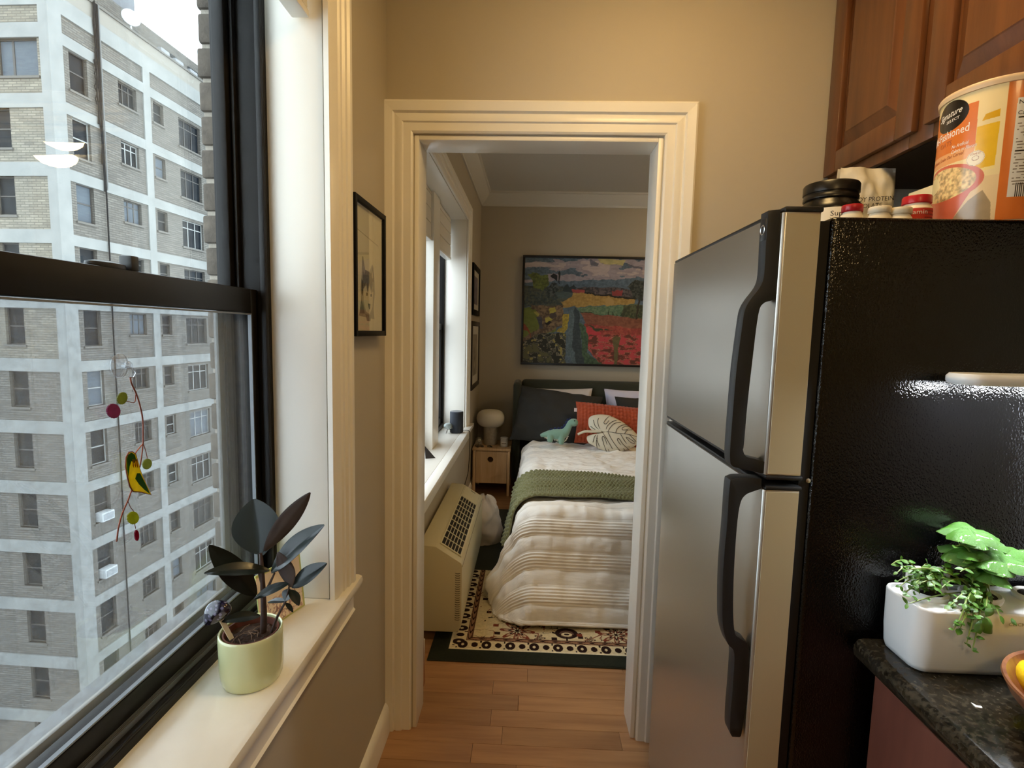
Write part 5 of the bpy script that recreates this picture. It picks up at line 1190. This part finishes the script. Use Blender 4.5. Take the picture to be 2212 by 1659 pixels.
for x, y, x2, y2 in ((645, 1045, 690, 990), (625, 1075, 672, 1030), (610, 1095, 655, 1062), (430, 1040, 425, 1075), (455, 1048, 452, 1085), (480, 1050, 480, 1085), (245, 1010, 240, 1030), (270, 1015, 265, 1038), (292, 1018, 290, 1040)):
    r_ = 72*sc_; MB().tube([dp(x, y, -.028), dp(x2, y2, -.026)], .0036, 6).build('belly_stripe', stp, dn)

# ------------------------------------------------------------------ nightstand and what stands on it
pine = M('pine_wood', S(228, 196, 154), .5, var=(4, S(208, 170, 124), (10, 2, .8), .22), bump=(20, .05, (12, 1, 1)))
NY = 4.45; n0, n1 = A(1020, 972, Y=NY), A(1102, 966, Y=NY); NZ = (n0.z+n1.z)/2; nx0, nx1 = n0.x+.0, n1.x
nx0 = max(nx0, XB+.02)
ns = thing('nightstand', 'small pine nightstand with a round-holed drawer beside the bed', 'nightstand', ((nx0+nx1)/2, 4.63, 0))
ND = 4.81
MB().box(nx0-.004, nx1+.004, NY-.004, ND, NZ-.022, NZ).build('table_top', pine, ns, bevel=.003)
for x in (nx0, nx1-.024):
    for y in (NY+.002, ND-.03): MB().box(x, x+.024, y, y+.026, 0, NZ-.022).build('leg', pine, ns, bevel=.002)
zd = A(1060, 1044, Y=NY).z
MB().box(nx0+.024, nx1-.024, ND-.02, ND-.008, zd, NZ-.022).build('back_panel', pine, ns)
for x in (nx0+.005, nx1-.017): MB().box(x, x+.012, NY+.028, ND-.03, zd, NZ-.022).build('side_panel', pine, ns)
# drawer front with a round hole
dx0, dx1, dz0, dz1 = nx0+.027, nx1-.027, zd, NZ-.028; hc = A(1059, 993, Y=NY); hr = .0255; nseg = 32
b = MB(); v = []; sq = []
for i in range(nseg):
    a = 2*PI*i/nseg; c_, s_ = math.cos(a), math.sin(a); k = min((dx1-hc.x)/c_ if c_ > 1e-6 else 9, (dx0-hc.x)/c_ if c_ < -1e-6 else 9, (dz1-hc.z)/s_ if s_ > 1e-6 else 9, (dz0-hc.z)/s_ if s_ < -1e-6 else 9)
    sq.append((hc.x+c_*k, hc.z+s_*k))
# snap to the four corners
for cxx, czz in ((dx0, dz0), (dx1, dz0), (dx0, dz1), (dx1, dz1)):
    j = min(range(nseg), key=lambda i: (sq[i][0]-cxx)**2+(sq[i][1]-czz)**2); sq[j] = (cxx, czz)
for yy in (NY+.004, NY+.022):
    v += [(x, yy, z) for x, z in sq]+[(hc.x+hr*math.cos(2*PI*i/nseg), yy, hc.z+hr*math.sin(2*PI*i/nseg)) for i in range(nseg)]
f = []; n = nseg
for i in range(n):
    k = (i+1) % n; f += [(i, k, n+k, n+i), (2*n+i, 3*n+i, 3*n+k, 2*n+k), (n+i, n+k, 3*n+k, 3*n+i), (k, i, 2*n+i, 2*n+k)]
dr = MB().add(v, f).build('drawer', pine, ns, angle=30)
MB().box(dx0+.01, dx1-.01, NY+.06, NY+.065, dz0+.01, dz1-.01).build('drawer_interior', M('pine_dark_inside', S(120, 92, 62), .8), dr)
# mushroom lamp
lx = A(1060, 920, Y=4.64); lmpc = (lx.x, 4.64)
tl = thing('mushroom_lamp', 'mushroom lamp with a frosted white globe on a stone-look cylinder', 'table lamp', (*lmpc, NZ))
zs = A(1060, 922, Y=4.64).z; zt_ = A(1060, 885, Y=4.64).z; R_ = .128; hh = zt_-zs
MB().lathe([(.058, NZ+.0005), (.062, NZ+.004), (.062, zs+.006), (.058, zs+.012)], 40, (*lmpc, 0)).build('base', M('speckled_stone', S(182, 170, 150), .7, var=(60, S(158, 146, 126)), bump=(80, .2)), tl)
pr_ = [(.055, zs+.0)]+[(R_*math.cos(a)**.55 if math.cos(a) > 0 else 0, zs+hh*.5+hh*.5*math.sin(a)) for a in np.linspace(-1.25, 1.5, 22)]
MB().lathe(pr_+[(.004, zt_)], 48, (*lmpc, 0)).build('globe_shade', M('frosted_white_glass', S(226, 218, 202), .4, sss=.3), tl)
# candle, cloche, pebbles
cn = A(1089, 958, Y=4.55); cj = thing('candle_jar', 'white lidded candle jar on the nightstand near the bed', 'candle', (cn.x, 4.55, NZ))
MB().lathe([(.030, NZ+.0005), (.034, NZ+.003), (.034, NZ+.060), (.032, NZ+.064)], 36, (cn.x, 4.55, 0)).build('jar', M('milky_jar', S(206, 198, 186), .4), cj)
MB().lathe([(.035, NZ+.066), (.0355, NZ+.068), (.0355, NZ+.080), (.034, NZ+.082)], 36, (cn.x, 4.55, 0)).build('lid', M('pale_wood_lid', S(204, 194, 178), .5), cj)
P = [[(cn.x+.0345*math.cos(-PI/2+a), 4.55+.0345*math.sin(-PI/2+a), NZ+z) for a in np.linspace(-.9, .9, 14)] for z in (.014, .048)]
lbc = MB().grid(P).build('label', M('candle_label', S(226, 220, 208), .6), cj)
text('print_candle', 'CANDLE', grey_ink, lbc, None, .010, warp=cyl_warp((cn.x, 4.55), .0348, -PI/2-.75, NZ+.034)) if False else None
MB().grid([[(cn.x+.0349*math.cos(-PI/2+a), 4.55+.0349*math.sin(-PI/2+a), NZ+z) for a in np.linspace(-.6, .6, 10)] for z in (.028, .036)]).build('label_stripe', M('label_tan', S(150, 130, 108), .6), lbc)
gc = A(1034, 964, Y=4.53); cl_ = thing('glass_cloche', 'little glass cloche with a dried white flower on the nightstand', 'cloche', (gc.x, 4.53, NZ))
MB().lathe([(.035, NZ+.0005), (.036, NZ+.004), (.034, NZ+.010)], 32, (gc.x, 4.53, 0)).build('base', M('cloche_base', S(120, 92, 60), .6), cl_)
MB().lathe([(.032, NZ+.010), (.033, NZ+.045), (.029, NZ+.064), (.018, NZ+.078), (.002, NZ+.083)], 32, (gc.x, 4.53, 0), cap0=False, cap1=False).build('dome', glassmat('cloche_glass', f0=.08, haze=.06, hazecol=(.8, .8, .78, 1)), cl_)
fb_ = MB()
for i in range(6): a = i*PI/3; fb_.ball((gc.x+.004+.008*math.cos(a), 4.522, NZ+.055+.008*math.sin(a)), .006, 8, 6)
fb_.build('flower', M('dried_petal', S(226, 214, 190), .8), cl_); MB().tube([(gc.x, 4.53, NZ+.01), (gc.x+.004, 4.528, NZ+.05)], .0012, 6).build('flower_stem', M('dry_stem', S(90, 74, 50), .8), cl_)
peb = M('dark_pebble', S(46, 40, 34), .35, var=(60, S(90, 74, 50)))
for i, (px, py, yy, r, lab) in enumerate(((1032, 968, 4.475, .013, 'dark polished stone at the front edge of the nightstand'), (1042, 966, 4.488, .012, 'dark polished stone beside the glass cloche'))):
    p = A(px, py, Y=yy); tag(MB().ball((p.x, yy, NZ+r*.75), r, 14, 9, (1.15, 1, .75)).build('polished_stone', peb, loc=(p.x, yy, NZ), angle=180), lab, 'stone', 'stones on the nightstand')
gl_ = A(1058, 966, Y=4.49); eg = thing('hair_clip', 'small dark hair clip lying in front of the lamp', 'hair clip', (gl_.x, 4.49, NZ))
MB().tube([(gl_.x-.022, 4.485, NZ+.014), (gl_.x, 4.48, NZ+.020), (gl_.x+.022, 4.49, NZ+.006)], [.003, .005, .003], 8).build('upper_jaw', blackplastic, eg)
MB().tube([(gl_.x-.022, 4.50, NZ+.004), (gl_.x, 4.49, NZ+.006), (gl_.x+.022, 4.49, NZ+.004)], [.003, .0045, .003], 8).build('lower_jaw', blackplastic, eg)

# ------------------------------------------------------------------ heater / air conditioner under the window
ac = M('almond_enamel', S(206, 196, 160), .45, bump=(120, .06)); acdark = M('grille_shadow', S(30, 26, 20), .8)
AY0, AY1 = 2.26, 3.24; AXF = -.284
pt_ = thing('wall_air_conditioner', 'almond through-wall air conditioner below the bedroom window', 'air conditioner', ((XB+AXF)/2, 2.75, .058))
ap_ = [(XB+.018, .058), (AXF-.035, .058), (AXF-.014, .064), (AXF-.003, .085), (AXF, .12), (AXF, .375), (AXF-.005, .388), (-.400, .458), (-.412, .462), (XB+.018, .466)]
MB().prism(ap_, lambda x, z: (x, AY0, z), lambda x, z: (x, AY1, z)).build('housing', ac, pt_, bevel=.004, seg=2, angle=30)
# sloped grille: a frame proud of the slope with dark field and bars
g0 = Vector((AXF-.005, 0, .388)); g1 = Vector((-.400, 0, .458)); sl = (g1-g0).normalized(); up_ = Vector((-sl.z, 0, sl.x)); up_ = up_ if up_.z > 0 else -up_
def gpt(a, y, h): p = g0+sl*a+up_*h; return (p.x, y, p.z)
Ls = (g1-g0).length
def gbox(b, a0, a1, y0, y1, h0, h1): 
    v = [gpt(a, y, hh_) for hh_ in (h0, h1) for y in (y0, y1) for a in (a0, a1)]; return b.add(v, [(0, 2, 3, 1), (4, 5, 7, 6), (0, 1, 5, 4), (2, 6, 7, 3), (0, 4, 6, 2), (1, 3, 7, 5)])
GY0, GY1 = AY0+.05, AY1-.22
b = MB(); e_ = .010; gbox(b, .008, .016, GY0, AY1-.03, .001, .006); gbox(b, Ls-.012, Ls-.004, GY0, AY1-.03, .001, .006); gbox(b, .016, Ls-.012, GY0, GY0+.012, .001, .006); gbox(b, .016, Ls-.012, GY1, AY1-.03, .001, .006)
gf = b.build('grille_frame', ac, pt_, bevel=.002)
b = MB(); gbox(b, .016, Ls-.012, GY0+.012, GY1, .0008, .0014); b.build('grille_field', acdark, gf)
for i in range(1, 6):
    a = .016+(Ls-.028)*i/6; b = MB(); gbox(b, a-.0016, a+.0016, GY0+.012, GY1, .0012, .0058); b.build('louvre', ac, gf)
for i in range(1, 9):
    y = GY0+.012+(GY1-GY0-.012)*i/9; b = MB(); gbox(b, .016, Ls-.012, y-.0022, y+.0022, .0012, .0046); b.build('cross_bar', ac, gf)
b = MB(); gbox(b, Ls*.35, Ls*.6, AY1-.055, AY1-.048, .006, .0066); b.build('indicator_slot', acdark, gf)
slm = MB().tube([(-.011, 0, .002), (-.004, 0, -.0005), (.004, 0, -.0005), (.011, 0, .002)], .0016, 6).mesh('vent_slit', M('slit_shadow', S(92, 82, 58), .7))
for i in range(22): put('vent_slit', slm, pt_, (AXF-.020, AY0-.0002, .118+i*.0105))
MB().box(AXF-.0006, AXF+.0010, AY0+.006, AY1-.006, .368, .3715).build('panel_seam', M('seam_shadow', S(120, 110, 84), .7), pt_)

# laundry bag between heater and nightstand
lb_ = MB(); n = 40; m_n = 26; Pb = np.zeros((m_n, n, 3)); lbc = Vector((-.285, 3.48, 0))
for i in range(m_n):
    v = i/(m_n-1)
    for k in range(n):
        a = 2*PI*k/(n-1); zz = .30*v; r = .112*math.sqrt(max(.02, 1-v**5))*(1+.12*math.sin(v*4)); nz_ = 1+.22*mnoise.noise((math.cos(a)*1.5, math.sin(a)*1.5, v*3+4))+.16*mnoise.noise((math.cos(a)*4, math.sin(a)*4, v*7))
        Pb[i, k] = (lbc.x+r*nz_*math.cos(a)*.92, lbc.y+r*nz_*math.sin(a)*1.3, .002+RT+zz+.05*mnoise.noise((math.cos(a)*2, math.sin(a)*2, 9))*v)
Pb[0, :, 2] = RT+.002
lb_.grid(Pb); lb_.f.append(tuple((m_n-1)*n+k for k in range(n-1))); lb_.mi.append(0)
tag(lb_.build('laundry_bag', M('off_white_canvas', S(196, 186, 174), .9, bump=(16, .9)), loc=(lbc.x, lbc.y, RT), angle=180), 'off-white cloth laundry bag standing between the bed and the heater', 'laundry bag')

# ------------------------------------------------------------------ on the bedroom sill
sp0 = A(986, 934, Z=ZB); spk = thing('smart_speaker', 'charcoal fabric cylinder speaker on the bedroom sill', 'speaker', (sp0.x, sp0.y, ZB))
r_ = .049; SH = .158
MB().lathe([(r_*.94, ZB+.0005), (r_, ZB+.006), (r_, ZB+SH-.008), (r_*.97, ZB+SH-.002)], 40, (sp0.x, sp0.y, 0)).build('fabric_body', M('slate_fabric', S(44, 48, 56), .9, bump=(400, .5)), spk)
MB().lathe([(r_*.97, ZB+SH-.002), (r_*.95, ZB+SH), (r_*.7, ZB+SH+.0005)], 40, (sp0.x, sp0.y, 0)).build('top_plate', M('slate_top', S(70, 76, 88), .3), spk)
cpts = [(sp0.x+.045, sp0.y+.02, ZB+.012), (-.455, sp0.y+.04, ZB+.010), (-.437, sp0.y+.03, ZB-.004), (-.434, sp0.y+.02, ZB-.08), (-.44, sp0.y, .40), (-.452, 3.62, .30), (-.47, 3.5, .05), (-.468, 3.48, .01)]
MB().tube(sm_(cpts, 6), .0024, 6).build('power_cord', cabm, spk)
cr0 = A(968, 936, Z=ZB); cg = thing('crystal_geode', 'clear crystal chunk on tiny metal legs beside the speaker', 'crystal', (cr0.x, cr0.y, ZB))
bmh = bmesh.new(); bmesh.ops.create_icosphere(bmh, subdivisions=2, radius=.034)
random.seed(2)
for v in bmh.verts: v.co *= random.uniform(.8, 1.15); v.co.z *= .72
me = bpy.data.meshes.new('crystal'); bmh.to_mesh(me); bmh.free(); me.materials.append(M('milky_quartz', S(214, 224, 222), .12, trans=.35, var=(40, S(120, 134, 130)))); put('crystal', me, cg, (cr0.x, cr0.y, ZB+.052))
for a in (0, 2.1, 4.2): MB().tube([(cr0.x+.010*math.cos(a), cr0.y+.010*math.sin(a), ZB+.034), (cr0.x+.024*math.cos(a), cr0.y+.024*math.sin(a), ZB+.0015)], .0022, 6).build('leg', M('pewter', S(130, 126, 118), .35, .8), cg)
py_ = A(924, 989, Z=ZB); pp = thing('folded_card', 'small black and white folded card standing on the bedroom sill', 'card', (py_.x, py_.y, ZB))
a = Vector((py_.x-.03, py_.y-.02, ZB)); 
MB().add([a, a+Vector((.022, -.004, 0)), a+Vector((.012, .004, .075)), a+Vector((.0, .003, 0)), a+Vector((.022, -.001, 0)), a+Vector((.012, .007, .075))], [(0, 1, 2), (5, 4, 3), (0, 3, 4, 1), (1, 4, 5, 2), (2, 5, 3, 0)]).build('white_panel', M('card_white', S(232, 232, 230), .6), pp)
MB().add([a+Vector((.022, -.004, 0)), a+Vector((.075, .02, 0)), a+Vector((.014, .004, .075)), a+Vector((.022, -.001, 0)), a+Vector((.075, .024, 0)), a+Vector((.014, .007, .075))], [(0, 1, 2), (5, 4, 3), (0, 3, 4, 1), (1, 4, 5, 2), (2, 5, 3, 0)]).build('black_panel', M('card_black', S(40, 34, 32), .6), pp)

# ------------------------------------------------------------------ pictures
brownfr = M('dark_brown_frame', S(40, 30, 26), .4)
def small_frame(name, label, y0, y1, z0, z1, w, mat, printcols, seed):
    t = thing(name, label, 'picture', (XB+.01, (y0+y1)/2, z0)); x1 = XB+.024; b = MB()
    b.box(XB+.001, x1, y0, y0+w, z0, z1).box(XB+.001, x1, y1-w, y1, z0, z1).box(XB+.001, x1, y0+w, y1-w, z0, z0+w).box(XB+.001, x1, y0+w, y1-w, z1-w, z1).build('frame', mat, t, bevel=.0015)
    YY, ZZ = np.meshgrid(np.linspace(y0+w, y1-w, 40), np.linspace(z0+w, z1-w, 60)); U = (YY-y0-w)/(y1-y0-2*w); V = (ZZ-z0-w)/(z1-z0-2*w)
    C = np.zeros(U.shape+(3,)); C[:] = lin((206, 200, 186)); k = (U > .18) & (U < .82) & (V > .15) & (V < .85); nn = fnoise(U*2, V*3, 3, seed, 3); C[k] = lin(printcols[0])*nn[k][:, None]*1.6+lin(printcols[1])*(1-nn[k])[:, None]*.6
    w_ = MB(); w_.grid(np.stack([np.full(U.shape, XB+.014), YY, ZZ], -1)); w_.col = C.reshape(-1, 3); w_.build('matted_print', VC('small_print', .5, .3), t)
yy0, yy1 = A(1022, 575, X=-.478).y, A(1037, 587, X=-.478).y
small_frame('wall_frame', 'black-framed matted print, upper one beside the bedroom window', 4.30, 4.83, 1.565, 1.985, .045, blackfr, ((120, 110, 120), (60, 56, 60)), 3)
small_frame('wall_frame', 'brown-framed matted print, lower one beside the bedroom window', 4.26, 4.86, .94, 1.512, .038, brownfr, ((150, 140, 120), (90, 84, 76)), 6)

YPn = YBK-.004; pa, pb_, pc = A(1130, 551, Y=YPn-.03), A(1399, 556, Y=YPn-.03), A(1125, 787, Y=YPn-.03)
px0, pz1_, pz0_ = pa.x, pa.z, pc.z; px1 = px0+1.62
pn = thing('landscape_painting', 'large black-framed colourful landscape painting above the bed', 'painting', ((px0+px1)/2, YPn, pz0_))
w = .020; b = MB(); b.box(px0, px1, YPn-.036, YPn, pz0_, pz0_+w).box(px0, px1, YPn-.036, YPn, pz1_-w, pz1_).box(px0, px0+w, YPn-.036, YPn, pz0_+w, pz1_-w).box(px1-w, px1, YPn-.036, YPn, pz0_+w, pz1_-w).build('frame', M('thin_black_frame', S(20, 17, 18), .4), pn, bevel=.002)
visw = (pb_.x-px0)-w
nu, nv = 470, 300; XX, ZZ = np.meshgrid(np.linspace(px0+w, px1-w, nu), np.linspace(pz0_+w, pz1_-w, nv))
U = 75+(XX-px0-w)/visw*1680; V = 95+(1-(ZZ-pz0_-w)/(pz1_-pz0_-2*w))*1460        # coordinates of the sketch this is painted from
j1 = (fnoise(U, V, .012, 1, 3)-.5); j2 = (fnoise(U, V, .012, 2, 3)-.5); UU = U+j1*46; VV = V+j2*46
C = np.zeros(U.shape+(3,)); tex_ = fnoise(U*1.0, V*2.2, .02, 7, 4); fine = fnoise(U, V, .05, 17, 3)
def pnt(poly, c, c2=None, j=.5, thr=None, nz=None):
    k = inpoly(UU, VV, poly); base = np.tile(lin(c), (k.sum(), 1))
    if c2 is not None: t_ = np.clip(((nz if nz is not None else fine)[k]-.42)/.16, 0, 1)[:, None]; base = base*(1-t_)+lin(c2)*t_
    C[k] = base*(1+j*(tex_[k]-.5))[:, None]
BIG = [(0, 0), (3200, 0), (3200, 1700), (0, 1700)]
pnt(BIG, (104, 122, 138), (88, 106, 122), .6)
cloud = fnoise(U, V*2.5, .0042, 40, 4); k = (VV < 440-.05*U) & (cloud > .52-.00012*(U-400)); C[k] = lin((168, 158, 166))*(1+.5*(tex_[k]-.5))[:, None]; k = (VV < 330) & (cloud > .62); C[k] = lin((196, 182, 180))*(1+.3*(tex_[k]-.5))[:, None]
pnt([(1060, 95), (1460, 105), (1420, 180), (1130, 150)], (196, 186, 132)); pnt([(970, 110), (1100, 150), (1080, 195), (985, 180)], (116, 116, 130)); pnt([(1470, 150), (1700, 210), (1690, 240), (1500, 190)], (108, 108, 122))
pnt([(60, 480), (760, 490), (760, 700), (500, 780), (60, 780)], (66, 78, 80), (88, 94, 84), .8)
pnt([(130, 330), (190, 290), (300, 340), (400, 330), (410, 460), (330, 540), (210, 520), (180, 430)], (112, 124, 66), (92, 104, 62), .9)
pnt([(430, 340), (470, 300), (520, 330), (530, 420), (500, 410)], (38, 42, 46)); pnt([(535, 300), (560, 260), (578, 300), (570, 460), (560, 460)], (44, 50, 54)); pnt([(390, 520), (450, 430), (530, 450), (560, 520), (500, 600), (400, 640)], (48, 58, 62), (96, 104, 104), .8)
pnt([(620, 500), (660, 440), (700, 490), (760, 450), (790, 480), (780, 560), (620, 560)], (54, 66, 72)); pnt([(780, 490), (1500, 500), (1640, 520), (1640, 640), (900, 570)], (70, 68, 72), (110, 100, 100), .8); pnt([(740, 505), (900, 525), (915, 575), (745, 560)], (168, 84, 84)); pnt([(1280, 540), (1440, 520), (1430, 590), (1290, 590)], (162, 76, 76))
pnt([(500, 560), (740, 560), (740, 640), (560, 650)], (84, 100, 102)); pnt([(740, 565), (900, 570), (1620, 640), (1600, 705), (1100, 740), (620, 775), (600, 690), (740, 630)], (186, 154, 92), (170, 138, 80), .5)
pnt([(900, 560), (1630, 620), (1640, 645), (900, 580)], (50, 48, 46)); k = (((UU-1258)/52)**2+((VV-690)/70)**2 < 1); C[k] = lin((192, 160, 104))  # round spot: a reflection on the picture, painted into the canvas colour
pnt([(800, 770), (1450, 720), (1700, 700), (1700, 900), (870, 840)], (96, 124, 98), (120, 142, 112), .6); pnt([(1460, 720), (1800, 700), (1800, 910), (1440, 890)], (96, 102, 76), (70, 76, 60)); 
for i in range(9): x = 1240+i*62; pnt([(x, 880), (x+12, 800+18*(i % 3)), (x+32, 880)], (62, 78, 58))
pnt([(820, 830), (1330, 880), (1330, 900), (820, 850)], (56, 68, 54)); pnt([(870, 845), (1800, 910), (1800, 1080), (960, 1010)], (152, 100, 80), (138, 88, 72), .5)
pnt([(930, 1000), (1800, 1050), (1800, 1700), (1210, 1600), (990, 1350)], (178, 92, 78), (160, 74, 70), .9); pnt([(940, 1040), (1040, 1060), (1160, 1120), (1080, 1200), (990, 1220)], (204, 74, 82), None, .4)
red = fnoise(U, V*2.2, .013, 50, 3); k = inpoly(UU, VV, [(990, 1150), (1800, 1130), (1800, 1700), (1230, 1600), (990, 1350)]); kk = k & (red > .56); C[kk] = lin((206, 84, 90)); kk = k & (red < .40); C[kk] = lin((112, 66, 58)); kk = k & (np.abs(red-.5) < .016); C[kk] = lin((196, 150, 130))
pnt([(960, 1005), (1180, 1070), (1180, 1090), (1090, 1085)], (74, 80, 62)); pnt([(1200, 1060), (1320, 1080), (1210, 1090)], (74, 80, 62)); pnt([(1330, 1190), (1360, 1165), (1420, 1180), (1410, 1560), (1360, 1560)], (112, 104, 72))
pnt([(60, 790), (380, 780), (540, 800), (540, 1100), (180, 1190), (60, 1260)], (118, 130, 66), (104, 116, 60), .5); pnt([(170, 760), (620, 740), (640, 1000), (330, 1170), (60, 1330), (60, 1200), (300, 1080)], (140, 118, 92), (100, 84, 70), .9)
pnt([(60, 800), (250, 800), (300, 1050), (60, 1230)], (120, 132, 62), None, .4); pnt([(415, 790), (500, 760), (530, 830), (430, 860)], (184, 170, 78)); pnt([(230, 830), (270, 825), (300, 880), (270, 900)], (176, 166, 84)); pnt([(430, 870), (510, 830), (540, 900), (480, 930)], (84, 76, 74)); pnt([(370, 930), (430, 890), (490, 940), (380, 980)], (190, 178, 88)); pnt([(370, 990), (430, 950), (470, 990), (400, 1020)], (38, 36, 36)); pnt([(250, 900), (330, 920), (340, 1080), (300, 1070)], (80, 82, 92))
pnt([(620, 860), (720, 870), (690, 1020), (640, 1140), (540, 1110), (610, 1050)], (196, 172, 70), (160, 142, 70), .4); pnt([(60, 990), (120, 1030), (190, 1250), (120, 1110), (60, 1070)], (150, 74, 50))
th2 = fnoise(U, V, .016, 60, 3); k = inpoly(UU, VV, [(60, 1270), (330, 1130), (660, 1130), (690, 1700), (60, 1700)]); C[k] = lin((70, 76, 66)); kk = k & (th2 > .55); C[kk] = lin((46, 50, 46)); kk = k & (np.abs(th2-.5) < .022); C[kk] = lin((150, 142, 124)); kk = k & (th2 < .38); C[kk] = lin((104, 104, 74)); kk = k & (fnoise(U, V, .02, 61, 2) > .74); C[kk] = lin((170, 158, 92))
pnt([(720, 800), (800, 770), (870, 850), (870, 1250), (960, 1560), (830, 1600), (700, 1450), (670, 1300), (720, 1000)], (110, 128, 136), (96, 114, 122), .4); pnt([(780, 770), (850, 830), (880, 1250), (980, 1600), (850, 1600), (770, 1330), (770, 1000)], (72, 84, 90), (62, 74, 80), .4)
pnt([(860, 980), (950, 1040), (1000, 1240), (980, 1400), (1200, 1560), (1200, 1700), (980, 1700), (890, 1260)], (88, 112, 88), (70, 92, 74), .6)
pnt([(1500, 460), (1600, 380), (1780, 400), (1820, 560), (1700, 660), (1580, 620), (1560, 520)], (50, 56, 56), (84, 90, 84), .8); pnt([(1650, 640), (1680, 640), (1670, 920), (1640, 920)], (64, 58, 52))
pnt([(1800, 420), (2600, 380), (2600, 700), (1800, 720)], (92, 106, 88), (70, 84, 72), .8); pnt([(1760, 700), (2700, 690), (2700, 1000), (1760, 960)], (150, 150, 96), (116, 124, 80), .7)
pnt([(1790, 1000), (2700, 960), (2700, 1700), (1790, 1700)], (150, 96, 78), (118, 108, 74), .8)
w_ = MB(); w_.grid(np.stack([XX, np.full(XX.shape, YPn-.022), ZZ], -1)); w_.col = C.clip(0, 1).reshape(-1, 3)*.9; w_.build('canvas', VC('painted_canvas', .35, .4), pn)

# wooden strip standing behind the door casing
ws_ = A(911, 1483, Z=.001)
tag(MB().obox(Matrix.Translation((ws_.x-.006, ws_.y+.014, .155)) @ Matrix.Rotation(-.035, 4, 'Y'), .018, .03, .308).build('wooden_stick', M('orange_pine', S(176, 112, 62), .5, var=(6, S(150, 90, 46), (8, 8, .6))), loc=(ws_.x, ws_.y, 0), bevel=.002), 'orange-brown wooden stick leaning just inside the bedroom doorway', 'stick')
